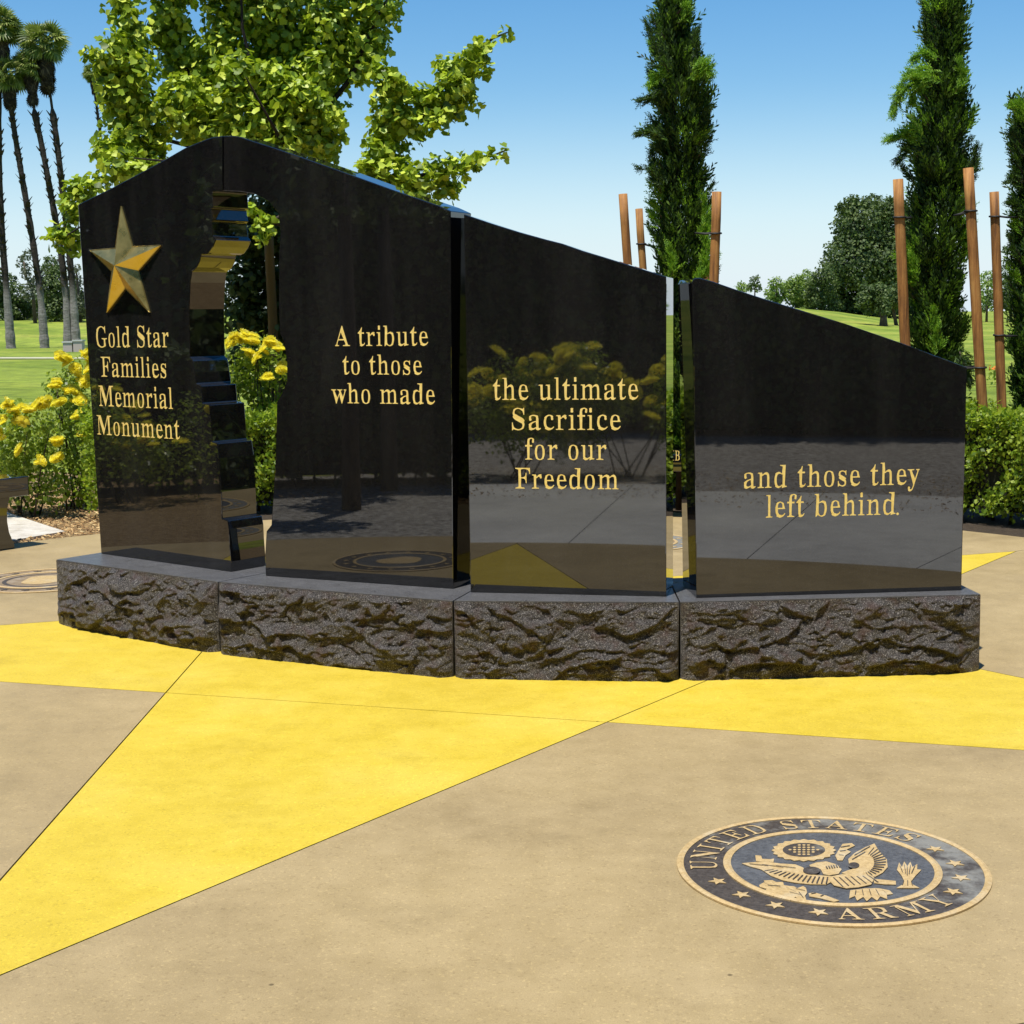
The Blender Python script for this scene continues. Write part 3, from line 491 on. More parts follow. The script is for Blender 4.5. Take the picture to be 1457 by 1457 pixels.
# gold star on the first panel
p = PL[0]
tips = [(173.6, 293.5), (229.8, 349), (214.3, 444.5), (153.2, 444.5), (129.3, 356.3)]; inn = [(190.2, 351.3), (198, 385), (179, 410), (160.6, 386.3), (165.4, 353.3)]
bm = bmesh.new(); ring = []
for k in range(5): ring += [tips[k], inn[k]]
f_ = [bm.verts.new(p.P(*p.st(*q), -.006)) for q in ring]; bk = [bm.verts.new(p.P(*p.st(*q), .002)) for q in ring]
cx_, cz_ = p.st(179.5, 378); ap = bm.verts.new(p.P(cx_, cz_, -.075))
for k in range(10):
    bm.faces.new((f_[k], f_[(k+1) % 10], ap)); bm.faces.new((f_[k], bk[k], bk[(k+1) % 10], f_[(k+1) % 10]))
so = kid(from_bm('gold_star', bm, M_GOLD), panels[0]); so['label'] = 'raised five pointed gold star with folded facets'
bm = bmesh.new()                                      # thin bright rim along each ridge and edge
rim = [v.co.copy() for v in so.data.vertices[:10]]
for k in range(10): tube(bm, [rim[k], rim[(k+1) % 10]], [.0028, .0028], 6)
kid(from_bm('star_rim', bm, M_GOLD), panels[0])

# ================================================================ service seals set in the paving
def ring_mesh(c, r0, r1, z0, z1, m, name, par, n=96, bulge=0):
    V = []; Fc = []
    prof = [(r0, z0), (r0, z1), ((r0+r1)/2, z1+bulge), (r1, z1), (r1, z0)] if r0 > 0 else [(0.0001, z1), (r1, z1), (r1, z0)]
    kp = len(prof)
    for i in range(n):
        a = 2*math.pi*i/n
        for r, z in prof: V.append((c.x+r*math.cos(a), c.y+r*math.sin(a), z))
    for i in range(n):
        for k in range(kp-1): a_, b_ = i*kp+k, ((i+1) % n)*kp+k; Fc.append((a_, b_, b_+1, a_+1))
    return kid(mesh(name, V, Fc, m, smooth=False), par)
RC_ = [0]
def flat(par, name, polys, z, m, th=.002, c=None):
    bm = bmesh.new()
    for P in polys: prism(bm, [Vector((q[0], q[1], z)) for q in P], Vector((0, 0, -th)))
    bmesh.ops.recalc_face_normals(bm, faces=bm.faces); bmesh.ops.triangulate(bm, faces=[f for f in bm.faces if len(f.verts) > 4])
    return kid(from_bm(name, bm, m), par)
SRAD = .4466
def arc_text(c, txt, a0, a1, r, hgt, z, par, m, inward=False):
    tot = sum(adv(ch)+.04 for ch in txt)-.04; L = []; x = 0
    for ch in txt:
        wd = adv(ch); mid = (x+wd/2)/tot; a = a0+(a1-a0)*mid; s_ = hgt/.41
        ks = abs(a1-a0)*r/tot/s_*.92
        if inward: ux = Vector((-math.sin(a), math.cos(a))); uy = Vector((-math.cos(a), -math.sin(a))); o_ = c+Vector((math.cos(a), math.sin(a)))*(r+hgt/2)
        else: ux = Vector((math.sin(a), -math.cos(a))); uy = Vector((math.cos(a), math.sin(a))); o_ = c+Vector((math.cos(a), math.sin(a)))*(r-hgt/2)
        L.append((ch, (lambda ux, uy, o_, w_: lambda gx, gy: tuple(o_+ux*(gx-w_/2)*s_*ks+uy*gy*s_))(ux, uy, o_, wd))); x += wd+.04
    wd = []
    for t_ in L+[(' ', None)]:
        if t_[0] != ' ': wd.append(t_); continue
        me = text_mesh(wd); wd = []
        for v in me.vertices: v.co.z = z
        kid(link('lettering', me, m), par)
def star_poly(c, r, rot): return [(c.x+(r if k % 2 == 0 else r*.42)*math.cos(rot+k*math.pi/5), c.y+(r if k % 2 == 0 else r*.42)*math.sin(rot+k*math.pi/5)) for k in range(10)]
def seal(c, label, fieldm, bandm, ringm, words, up):
    root = empty('bronze_seal', (c.x, c.y, 0), label, 'paving seal', 'round bronze seals set in the plaza')
    R = SRAD
    ring_mesh(c, .956*R, R, .001, .006, ringm, 'outer_ring', root, bulge=.003)
    ring_mesh(c, 0, .96*R, .001, .0035, bandm, 'band', root)
    ring_mesh(c, .648*R, .698*R, .001, .0075, ringm, 'inner_ring', root, bulge=.004)
    ring_mesh(c, 0, .655*R, .001, .0048, fieldm, 'field', root)
    for t, a0, a1, inw in words: arc_text(c, t, rad(a0), rad(a1), .82*R, .155*R, .0062, root, ringm, inw)
    return root
AC = Vector((.9133, 4.2961))
army = seal(AC, 'round bronze seal lettered United States Army with an eagle, right of the star arm', M_NAVY, M_UMB, M_BRONZE,
            [('UNITED STATES', 183, 35, False), ('ARMY', -100, -45, True)], 108)
for aa in (21, 1, -17.5, -36, -162.5, -144, -126, -107):
    q = AC+Vector((math.cos(rad(aa)), math.sin(rad(aa))))*SRAD*.81
    flat(army, 'star', [star_poly(q, .062*SRAD, rad(108))], .0065, M_BRONZE)
ZS = .0085
def Z2(L, z=ZS): return [atz(1000+x*.2196, 1160+y*.2196, z).xy for x, y in L]
def ell(cx, cy, rx, ry, n=28, sc=0, k=20): return [(cx+rx*(1+sc*math.cos(k*2*math.pi*i/n))*math.cos(2*math.pi*i/n), cy+ry*(1+sc*math.cos(k*2*math.pi*i/n))*math.sin(2*math.pi*i/n)) for i in range(n)]
flat(army, 'eagle', [Z2(q) for q in (
    [(252, 310), (400, 298), (500, 312), (600, 318), (650, 338), (668, 366), (700, 384), (760, 388), (830, 395), (845, 425), (800, 447), (700, 446), (600, 436), (520, 421), (440, 390), (380, 350), (300, 328)],
    [(1112, 182), (1050, 208), (985, 243), (942, 283), (948, 316), (990, 342), (940, 356), (900, 372), (960, 388), (1050, 398), (1120, 396), (1166, 371), (1198, 335), (1192, 285), (1142, 232)],
    [(690, 322), (735, 305), (800, 298), (868, 318), (900, 350), (880, 378), (820, 388), (780, 380), (765, 350), (735, 340), (700, 336)])], .0085, M_BRONZE)
flat(army, 'glory_disc', [Z2(ell(655, 225, 200, 68, 80, .05, 20))], .0083, M_BRONZE)
flat(army, 'shield', [Z2([(800, 405), (905, 384), (1060, 376), (1112, 408), (1092, 450), (1010, 468), (930, 474), (850, 456)])], .0098, M_BRONZE)
flat(army, 'tail', [Z2([(955, 486), (948, 538), (985, 522), (1000, 552), (1040, 528), (1062, 556), (1095, 528), (1130, 552), (1150, 524), (1195, 542), (1192, 514), (1232, 508), (1210, 486), (1140, 472), (1060, 472)])], .0084, M_BRONZE)
flat(army, 'oak_branch', [Z2([(365, 452), (400, 432), (395, 422), (450, 420), (475, 432), (520, 432), (525, 452), (560, 458), (590, 460), (612, 472), (650, 458), (668, 470), (676, 500), (662, 522), (672, 552), (628, 548), (600, 528), (570, 550), (545, 528), (510, 536), (498, 512), (455, 522), (446, 498), (398, 492), (415, 476), (370, 464)]),
    Z2([(685, 505), (720, 500), (800, 520), (885, 552), (850, 560), (760, 536), (690, 524)])], .0086, M_BRONZE)
flat(army, 'arrow_sheaf', [Z2([(1105, 412), (1180, 418), (1250, 425), (1252, 448), (1180, 446), (1110, 438)]), Z2([(1258, 352), (1272, 305), (1290, 335), (1305, 298), (1325, 330), (1345, 300), (1358, 335), (1390, 315), (1388, 350), (1416, 352), (1375, 395), (1352, 425), (1360, 448), (1405, 470), (1255, 470), (1300, 446), (1302, 420), (1288, 390)])], .0085, M_BRONZE)
flat(army, 'ribbon', [Z2([(858, 262), (880, 225), (905, 185), (965, 180), (985, 196), (930, 222), (960, 236), (925, 258), (905, 292), (872, 290)])], .0085, M_BRONZE); flat(army, 'scroll_end', [Z2([(340, 258), (378, 262), (385, 282), (440, 284), (462, 280), (458, 302), (345, 296)])], .0085, M_BRONZE)
dk = [Z2(ell(705, 358, 56, 24), .0102), Z2(ell(978, 324, 36, 19), .0102)]
for k in range(14):                                    # feather cuts, left wing
    t = k/13; x0, y0 = 455+t*350, 352+math.sin(t*1.5)*52; x1, y1 = 395+t*400, 362+math.sin(t*1.55)*84
    dk.append(Z2([(x0, y0), (x0+9, y0+1), (x1+9, y1+2), (x1, y1)]))
for k in range(15):
    t = k/14; a = rad(-62+t*150); x0, y0 = 1040+70*math.cos(a), 310+62*math.sin(a); x1, y1 = 1040+148*math.cos(a), 300+100*math.sin(a)
    dk.append(Z2([(x0, y0-3), (x0, y0+3), (x1, y1+3), (x1, y1-3)]))
for k in range(7): x = 842+k*38; dk.append(Z2([(x, 402-k*2), (x+9, 402-k*2), (x+70, 462-k*5), (x+61, 462-k*5)], .0106))
for (x0, y0, x1, y1) in [(990, 490, 985, 516), (1030, 484, 1038, 520), (1075, 482, 1088, 520), (1118, 482, 1140, 520), (1160, 486, 1188, 508),
    (1275, 330, 1292, 372), (1303, 322, 1312, 380), (1322, 336, 1322, 392), (1343, 326, 1334, 384), (1372, 330, 1350, 380), (1290, 455, 1300, 425), (1325, 458, 1325, 425), (1355, 458, 1348, 428),
    (395, 440, 455, 470), (420, 456, 500, 462), (450, 440, 510, 480), (540, 470, 600, 500), (600, 478, 660, 492), (560, 500, 640, 520), (620, 500, 650, 540), (890, 210, 950, 200), (885, 235, 925, 230), (880, 258, 910, 262),
    (300, 318, 420, 330), (380, 322, 520, 340), (470, 330, 600, 345), (980, 262, 1080, 205), (965, 290, 1050, 240), (700, 512, 730, 506), (760, 528, 780, 520)]:
    dk.append(Z2([(x0, y0-2), (x0+5, y0+1), (x1+5, y1+1), (x1, y1-2)]))
for k in range(6): dk.append(Z2([(795+k*16, 335-k*3), (803+k*16, 334-k*3), (812+k*16, 350-k*2), (804+k*16, 351-k*2)]))
flat(army, 'engraved_lines', [[(q[0], q[1]) for q in P] for P in dk], .0108, M_UMB, .0003)['kind'] = 'stuff'
flat(army, 'disc_field', [Z2(ell(655, 225, 138, 45))], .0092, M_UMB, .0006)
flat(army, 'disc_stars', [Z2(ell(655+dx*30, 225+dy*15, 11, 4.6, 8)) for dx in range(-3, 4) for dy in range(-2, 3) if abs(dx)*.9+abs(dy) < 3.3], .0098, M_BRONZE, .0005)
# the other four seals round the star
sl = ['faded tan bronze seal half hidden behind the left end of the base', 'bronze seal on the far side behind the monument, glimpsed between the panels',
      'bronze seal in the paving off to the left of the yellow star arm', 'bronze seal in the paving off to the right of the monument']
for (k, lb) in zip((2, 1, 3, 0), (sl[0], sl[1], sl[2], sl[3])):
    aa = -71.55+72*(k+1); c = SC+Vector((math.cos(rad(aa)), math.sin(rad(aa))))*3.42
    fm = M_TANSEAL if k in (2, 1) else M_NAVY
    r_ = seal(c, lb, fm, M_UMB if k != 2 else M_TANSEAL, M_BRONZE, [], aa)
    for j in range(16):
        q = c+Vector((math.cos(j*math.pi/8), math.sin(j*math.pi/8)))*SRAD*.81; flat(r_, 'star', [star_poly(q, .062*SRAD, j*math.pi/8)], .0065, M_BRONZE if k != 2 else M_UMB)
    flat(r_, 'shield', [[(c.x+SRAD*.3*math.cos(t)*(1+.15*math.cos(3*t)), c.y+SRAD*.36*math.sin(t)) for t in [i*math.pi/12 for i in range(24)]]], .0075, M_BRONZE)
    if k == 2: ring_mesh(c, .72*SRAD, .76*SRAD, .001, .0055, M_UMB, 'dark_ring', r_); ring_mesh(c, .5*SRAD, .56*SRAD, .001, .0058, M_UMB, 'dark_ring', r_)
# ================================================================ benches
def bench(k, label, txt=None):
    aa = rad(-71.55+72*(k+1)); rd = Vector((math.cos(aa), math.sin(aa), 0)); tg = Vector((rd.y, -rd.x, 0)); c = Vector((SC.x, SC.y, 0))+rd*4.95
    HL, z0, z1, dp = .92, .375, .515, .42
    root = empty('granite_bench', c, label, 'bench', 'black granite benches round the plaza')
    def Pn(u, v, z): return c+tg*u+rd*v+Vector((0, 0, z))
    bm = bmesh.new(); prism(bm, [Pn(-HL, -dp/2, z0), Pn(HL, -dp/2, z0), Pn(HL, -dp/2, z1), Pn(-HL, -dp/2, z1)], rd*dp); bevel(bm, .008, 2); kid(from_bm('seat', bm, M_GTOP if False else M_GRAN), root)
    for s in (-1, 1):
        prof = [(.17, .0), (.17, .05), (.15, .06), (.115, .12), (.10, .20), (.105, .28), (.13, .34), (.15, .374)]
        u0 = s*(HL-.24); bm = bmesh.new()
        pts = [Pn(u0-w_*.7, -dp/2+.04, z) for w_, z in prof]+[Pn(u0+w_*.7, -dp/2+.04, z) for w_, z in prof[::-1]]
        prism(bm, pts, rd*(dp-.08)); bevel(bm, .004, 1, .6); kid(from_bm('leg', bm, M_GRAN), root)
    if txt:
        pl_ = Plane(Pn(-HL, -dp/2, 0), Pn(HL, -dp/2, 0)); u, z = pl_.st(955.5, 655); u2, zz = pl_.st(955.5, 642.5); x = u-.05
        x = pl_.st(948, 655)[0]; L = []
        for ch in txt:
            L.append((ch, (lambda X: lambda gx, gy: (X+gx*.1, z+gy*(zz-z)/.41))(x))); x += adv(ch)*.1+.004
        me = text_mesh(L)
        for v in me.vertices: v.co = pl_.P(v.co.x, v.co.y, -.0012)
        kid(link('inscription_line', me, M_PAINT), root)
bench(2, 'black granite bench at the left edge of the plaza beside the roses')
bench(1, 'black granite bench with a gilt inscription, glimpsed through the gap between the panels', 'MB')

# ================================================================ foliage builders
LEAF = ([(0, 0, 0), (.45, -.34, .07), (1, 0, -.05), (.45, .34, .07)], [(0, 1, 2, 3)])
GLEAF = ([(0, 0, 0), (.55, -.52, .10), (.95, -.36, .04), (.86, 0, -.03), (.95, .36, .06), (.55, .52, .10)], [(0, 1, 2, 3), (0, 3, 4, 5)])
def cloud(blobs, dens, shell=.5, up=.45, out=.8, jit=.9):
    Ps, Ns = [], []
    for c, r in blobs:
        r = np.array(r if hasattr(r, '__len__') else (r, r, r)); n = max(6, int(dens*(r[0]*r[1]+r[1]*r[2]+r[0]*r[2])/3*12.57))
        d = unit(rng.normal(size=(n, 3))); k = shell+(1.08-shell)*rng.random((n, 1))**.6
        lump = 1+.16*np.sin(d[:, :1]*7+c[0]*9)*np.cos(d[:, 2:]*6+c[2]*7)
        Ps.append(np.array(c)+d*k*r*lump); Ns.append(d*out+np.array([0, 0, up])+rng.normal(size=(n, 3))*jit*.6)
    return np.concatenate(Ps), unit(np.concatenate(Ns))
def leafmesh(name, blobs, dens, size, m, parent=None, tmpl=LEAF, sj=.35, stuff=True, **k):
    P_, N_ = cloud(blobs, dens, **k); s_ = size*(1+sj*(rng.random(len(P_))*2-1))
    o = scatter(name, tmpl[0], tmpl[1], P_, frames(N_), s_[:, None], m)
    if parent is not None: kid(o, parent)
    if stuff: o['kind'] = 'stuff'
    return o
def pxb(L, Y, jy=0.): return [(tuple(aty(x, y, Y+(random.uniform(-jy, jy)))), r*Y/FPX) for x, y, r in L]
def limb(par, name, pts, r0, r1, m, n=8):
    bm = bmesh.new(); k = len(pts); tube(bm, pts, [r0+(r1-r0)*i/(k-1) for i in range(k)], n); return kid(from_bm(name, bm, m, smooth=True), par)

# ---------------------------------------------------------------- ginkgo
GY = 13.8
gk = empty('ginkgo_tree', (aty(452, 700, GY).x, GY, 0), 'leafy yellow green ginkgo tree rising behind the two tallest panels', 'tree')
base = Vector((aty(452, 700, GY).x, GY, -.05))
limb(gk, 'trunk', [base, aty(450, 500, GY), aty(440, 330, GY+.2), aty(425, 200, GY+.4), aty(400, 80, GY+.5), aty(390, -60, GY+.6), aty(385, -300, GY+.6)], .09, .035, M_DBARK, 12)
LB = [([(446, 400), (430, 250), (240, 200), (205, 100), (180, -20)], .3), ([(440, 330), (330, 200), (260, 90), (245, -40)], .5), ([(435, 260), (370, 150), (345, 40), (340, -80)], -.2),
      ([(445, 430), (500, 330), (548, 240), (548, 150), (545, 110)], -.3), ([(548, 200), (590, 160), (640, 115), (700, 55), (722, 46)], -.4), ([(530, 260), (600, 250), (670, 234), (722, 213)], -.5),
      ([(430, 200), (500, 110), (530, 40), (565, -30)], .2), ([(440, 330), (300, 290), (150, 300), (95, 335)], -.5), ([(440, 290), (300, 235), (190, 225)], -.7), ([(440, 350), (400, 200), (350, 110)], -1.2)]
for pts, dy in LB: limb(gk, 'branch', [aty(x, y, GY+dy*i/(len(pts)-1)) for i, (x, y) in enumerate(pts)], .03, .006, M_DBARK, 6)
G = []
def chain(L, Y, jy=.12): G.extend(pxb(L, Y, jy))
chain([(170, 4, 16), (182, 28, 20), (190, 60, 26), (165, 62, 18), (172, 92, 30), (152, 88, 20), (196, 100, 26), (148, 118, 14), (162, 132, 24), (188, 140, 30), (166, 160, 24), (190, 172, 26), (212, 158, 18), (132, 82, 10), (124, 74, 6), (205, 185, 26), (228, 192, 16), (222, 208, 14)], GY-.2)
chain([(245, -10, 26), (240, 25, 28), (252, 50, 26), (232, 60, 16), (248, 82, 22), (275, 88, 24), (292, 110, 22), (225, 45, 12), (262, 108, 22), (242, 100, 16)], GY+.3)
chain([(300, -10, 14), (345, -15, 50), (322, 30, 30), (330, 75, 40), (350, 110, 36), (380, 20, 44), (400, 66, 40), (430, 20, 45), (440, 76, 38), (470, 40, 40), (480, 84, 32), (505, 22, 34), (500, 100, 26), (525, 96, 18), (535, 60, 20), (535, 18, 26), (560, 8, 14), (568, 30, 6), (300, 70, 26), (312, 105, 24), (375, 95, 35), (520, 70, 28)], GY+.25)
chain([(405, 125, 26), (420, 105, 24), (460, 130, 20), (468, 160, 18), (470, 195, 18), (462, 215, 18), (450, 100, 30), (478, 122, 10), (493, 150, 5)], GY+.1)
chain([(240, 150, 22), (262, 132, 28), (285, 145, 26), (270, 165, 28), (250, 170, 18), (292, 170, 22), (305, 190, 18), (275, 190, 16)], GY-.3)
chain([(330, 108, 26), (350, 100, 24), (330, 140, 30), (365, 125, 34), (400, 135, 34), (430, 140, 28), (455, 160, 26), (470, 185, 20), (430, 175, 34), (395, 175, 38), (355, 170, 36), (320, 172, 26), (300, 192, 16), (440, 200, 30), (405, 205, 30), (350, 195, 30), (462, 205, 20), (480, 170, 10), (385, 108, 22)], GY-.4)
chain([(158, 205, 20), (182, 205, 24), (150, 220, 16), (168, 232, 24), (200, 225, 26), (190, 245, 22), (220, 228, 16), (175, 250, 18), (225, 240, 10)], GY-.3)
chain([(116, 264, 14), (132, 262, 13), (105, 272, 12), (145, 266, 10), (118, 282, 14), (102, 296, 12), (92, 290, 8), (104, 316, 12), (96, 336, 14), (82, 330, 10), (76, 342, 8), (90, 348, 10), (108, 340, 10), (112, 352, 8), (108, 306, 10), (70, 335, 5)], GY-.3, .06)
chain([(545, 108, 16), (556, 116, 16), (540, 90, 9), (532, 104, 6), (552, 135, 18), (572, 128, 20), (548, 160, 20), (545, 190, 22), (560, 185, 18), (540, 215, 20), (560, 215, 20), (536, 238, 18), (518, 240, 10), (585, 150, 22), (600, 175, 18), (590, 188, 16), (604, 138, 18), (620, 150, 24), (640, 130, 26), (650, 105, 24), (668, 90, 20), (632, 98, 14), (660, 130, 18), (640, 155, 16), (625, 172, 14), (684, 78, 14), (690, 100, 10), (681, 62, 9), (697, 60, 5), (712, 46, 6), (724, 44, 5), (672, 152, 6), (682, 155, 4), (655, 168, 8), (575, 165, 18)], GY-.4)
chain([(525, 240, 14), (550, 245, 18), (575, 245, 20), (600, 250, 18), (622, 240, 16), (640, 236, 13), (620, 262, 18), (640, 258, 15), (638, 275, 10), (660, 232, 12), (676, 228, 11), (690, 222, 9), (702, 220, 5), (656, 252, 8), (720, 212, 4), (714, 226, 3), (578, 268, 18), (600, 274, 16), (560, 262, 14)], GY-.5)
up = [((aty(x, y, GY+dy)), r*GY/FPX) for x, y, r, dy in [(240, -110, 110, .45), (360, -150, 150, .5), (500, -120, 120, .5), (300, -300, 140, .9), (420, -320, 150, .8), (370, -480, 120, .8), (160, -60, 60, .3), (330, -60, 60, .3), (430, -70, 60, .3)]]
leafmesh('crown', [(tuple(c), r) for c, r in G], 520, .066, M_GINK, gk, GLEAF, shell=.35)
leafmesh('upper_crown', [(tuple(c), r) for c, r in up], 190, .075, M_GINK, gk, GLEAF, shell=.2)

sh = empty('shaded_foliage', (aty(480, 600, 15.6).x, 15.6, 0), 'large leaf mass behind the two tallest panels, canopy shade put into its dark leaves', 'shrub')  # leaf mass added as a dark backdrop, canopy shade put into its leaf colour
leafmesh('leaves', pxb([(345, 400, 40), (360, 350, 34), (390, 330, 36), (400, 400, 50), (350, 450, 40), (400, 460, 46), (440, 360, 50), (450, 430, 55), (500, 370, 52), (510, 440, 60), (560, 380, 46), (570, 450, 60), (620, 400, 40), (620, 460, 50), (400, 530, 50), (480, 520, 55), (560, 520, 55), (640, 520, 50), (350, 520, 40), (350, 310, 30), (380, 295, 28), (405, 300, 30), (370, 340, 40), (340, 330, 25)], 15.6, .3), 620, .075, M_TREED, sh, shell=.1)
limb(sh, 'trunk', [(sh.location.x, 15.6, -.1), (sh.location.x, 15.6, 1.6)], .08, .04, M_BARK, 8)
# ---------------------------------------------------------------- hedges
def hedge(a0, a1, label, r0=5.16, r1=5.86, h=.84, m=None, ls=1., dn=1.):
    m = m or M_HEDGE; rm = (r0+r1)/2
    am = (a0+a1)/2; c = Vector((C0.x+rm*math.cos(am), C0.y+rm*math.sin(am), 0)); L = (a1-a0)*rm
    root = empty('hedge', c, label, 'hedge', 'clipped hedges round the plaza')
    n = int(L*7600*h/.84*dn)
    a = a0+(a1-a0)*rng.random(n); which = rng.random(n); rr = np.where(which < .5, r0, np.where(which < .58, r1, r0+(r1-r0)*rng.random(n)))
    z = np.where(which < .58, .06+(h-.06)*rng.random(n)**.85, h); dep = rng.random(n)**1.6*.11
    wob = .045*np.sin(a*31)+.035*np.sin(a*77+z*9)+.03*np.sin(z*17+a*40)
    isf = which < .5; a = np.where(rng.random(n) < .07, np.where(rng.random(n) < .5, a0, a1)+rng.normal(size=n)*.006, a); rr = np.where((a < a0+.02) | (a > a1-.02), r0+(r1-r0)*rng.random(n), rr)
    isf = isf_ = which < .5; isb = (which >= .5) & (which < .58); top = which >= .58
    rr = rr+np.where(isf, dep-wob, 0)-np.where(isb, dep, 0); z = z+np.where(top, -dep+wob*.9, 0)+rng.normal(size=n)*.012
    P_ = np.stack([C0.x+rr*np.cos(a), C0.y+rr*np.sin(a), z], 1)
    o_ = np.stack([np.cos(a), np.sin(a), 0*a], 1)*np.where(isf, -1, np.where(isb, 1, 0))[:, None]; o_[:, 2] += np.where(top, 1., .35)
    kid(scatter('leaves', LEAF[0], LEAF[1], P_, frames(o_+rng.normal(size=(n, 3))*.5), (.034*ls*(.6+.8*rng.random(n)))[:, None], m), root)['kind'] = 'stuff'
    P2 = P_[top | isf][::9]; P2 = P2+np.array([0, 0, .0]); k = len(P2); up_ = unit(np.array([[0, 0, 1.]])+rng.normal(size=(k, 3))*.45)
    kid(scatter('young_shoots', LEAF[0], LEAF[1], P2+up_*.02, frames(np.cross(up_, rng.normal(size=(k, 3))), up_), (.042*ls*(.6+.8*rng.random(k)))[:, None], m), root)['kind'] = 'stuff'
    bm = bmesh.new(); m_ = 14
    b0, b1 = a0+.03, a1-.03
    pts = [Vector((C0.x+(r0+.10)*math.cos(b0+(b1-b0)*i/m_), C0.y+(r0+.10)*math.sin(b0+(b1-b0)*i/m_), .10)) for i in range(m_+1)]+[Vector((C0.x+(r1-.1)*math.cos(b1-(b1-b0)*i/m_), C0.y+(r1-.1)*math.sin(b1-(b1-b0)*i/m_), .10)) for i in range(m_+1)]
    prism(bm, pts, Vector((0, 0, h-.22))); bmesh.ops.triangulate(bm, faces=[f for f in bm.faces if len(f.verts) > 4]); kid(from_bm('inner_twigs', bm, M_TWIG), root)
    for i in range(int(L*5)):
        q = a0+(a1-a0)*(i+.5)/int(L*5); rr = random.uniform(r0+.12, r1-.12); b_ = Vector((C0.x+rr*math.cos(q), C0.y+rr*math.sin(q), -.02)); limb(root, 'stem', [b_, b_+Vector((random.uniform(-.03, .03), 0, .16))], .014, .01, M_BARK, 5)
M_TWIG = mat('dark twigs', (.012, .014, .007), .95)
hedge(rad(69.2), rad(124.8), 'low clipped hedge behind the left half of the monument, seen through the soldier cutout')
hedge(rad(8), rad(68.6), 'low clipped hedge at the right edge of the plaza under the staked cypresses')
hedge(rad(150), rad(195), 'waist high dark hedge beyond the roses on the left of the plaza', 8.4, 9.2, 1.3, M_TREED, 2.6, .16)
hedge(rad(196), rad(238), 'tall dark hedge on the left of the camera side, mirrored in the tribute panel', 8.4, 9.4, 2.6, M_TREED, 3., .12)
hedge(rad(-121), rad(-15), 'tall dark hedge behind the gravel on the camera side, mirrored in the lowest panel', 15.2, 16.4, 3.0, M_TREED, 3.4, .09)
so_ = quad_ring('bed_soil', RC+.01, 6.4, rad(-8), rad(120), -.010, M_SOIL, 60, .1); tag(so_, 'soil at the foot of the hedges, their shadow put into its dark colour', kind='structure')

# mulch chips
def chips(name, poly_fn, n, label, smin=.015, smax=.05):
    P_ = []
    while len(P_) < n:
        q = poly_fn()
        if q: P_.append(q)
    P_ = np.array(P_); N_ = np.array([[0, 0, 1.]])+rng.normal(size=(n, 3))*.35
    T = ([(-.5, -.16, 0), (.5, -.12, 0), (.5, .12, 0), (-.5, .16, 0), (-.45, -.12, .16), (.4, -.08, .16), (.4, .08, .16), (-.45, .12, .16)], [(4, 5, 6, 7), (0, 1, 5, 4), (1, 2, 6, 5), (2, 3, 7, 6), (3, 0, 4, 7)])
    o = scatter(name, T[0], T[1], P_, frames(N_), (smin+(smax-smin)*rng.random(n)**2)[:, None], M_CHIP); return tag(o, label, kind='stuff')
M_CHIP = mat('bark chip', rough=.9, build=lambda nt, b: setc(nt, b, ramp(nt, island(nt), [(0, (.10, .05, .02)), (.4, (.34, .2, .08)), (.8, (.56, .38, .17)), (1, (.68, .52, .27))])))
def inside(x, y, P):
    c = False
    for i in range(len(P)):
        a_, b_ = P[i-1], P[i]
        if (a_.y > y) != (b_.y > y) and x < (b_.x-a_.x)*(y-a_.y)/(b_.y-a_.y)+a_.x: c = not c
    return c
def f1():
    a, r = rad(random.uniform(120, 160)), random.uniform(4.86, 8.6); x, y = C0.x+r*math.cos(a), C0.y+r*math.sin(a)
    return None if inside(x, y, side) else (x, y, random.uniform(-.03, .01))
chips('bark_chips', f1, 20000, 'pale bark chips strewn under the rose bushes on the left', .012, .04)
def f2():
    a, r = rad(random.uniform(-150, -30)), random.uniform(7.5, 10.4); return (C0.x+r*math.cos(a), C0.y+r*math.sin(a), random.uniform(-.02, .02))
chips('gravel_chips', f2, 9000, 'chips covering the bed beyond the walk', .012, .035)

# ---------------------------------------------------------------- roses
def bloom_mesh():
    V, F_ = [], []
    for ring, (n, r, tilt, sz) in enumerate([(4, .008, 88, .030), (5, .018, 76, .034), (6, .028, 60, .036), (7, .036, 40, .036), (7, .04, 12, .034)]):
        for k in range(n):
            a = 2*math.pi*(k+.5*ring)/n+random.uniform(-.15, .15); o = Vector((math.cos(a), math.sin(a), 0)); t_ = Vector((-math.sin(a), math.cos(a), 0)); u_ = o*math.cos(rad(tilt))+Vector((0, 0, math.sin(rad(tilt))))
            b_ = o*r*.5-Vector((0, 0, .012)); i = len(V); cup = o*(-.008)
            V += [b_-t_*sz*.25, b_+t_*sz*.25, b_+u_*sz*.7+t_*sz*.62-cup, b_+u_*sz*1.15+cup*.3, b_+u_*sz*.7-t_*sz*.62-cup, b_+u_*sz*.6+o*.004]
            F_ += [(i, i+1, i+5), (i+1, i+2, i+5), (i+2, i+3, i+5), (i+3, i+4, i+5), (i+4, i, i+5)]
    me = bpy.data.meshes.new('bloom'); me.from_pydata([tuple(v) for v in V], [], F_); me.update(); me.materials.append(M_PETAL); return me
BLOOMS = [bloom_mesh() for _ in range(3)]
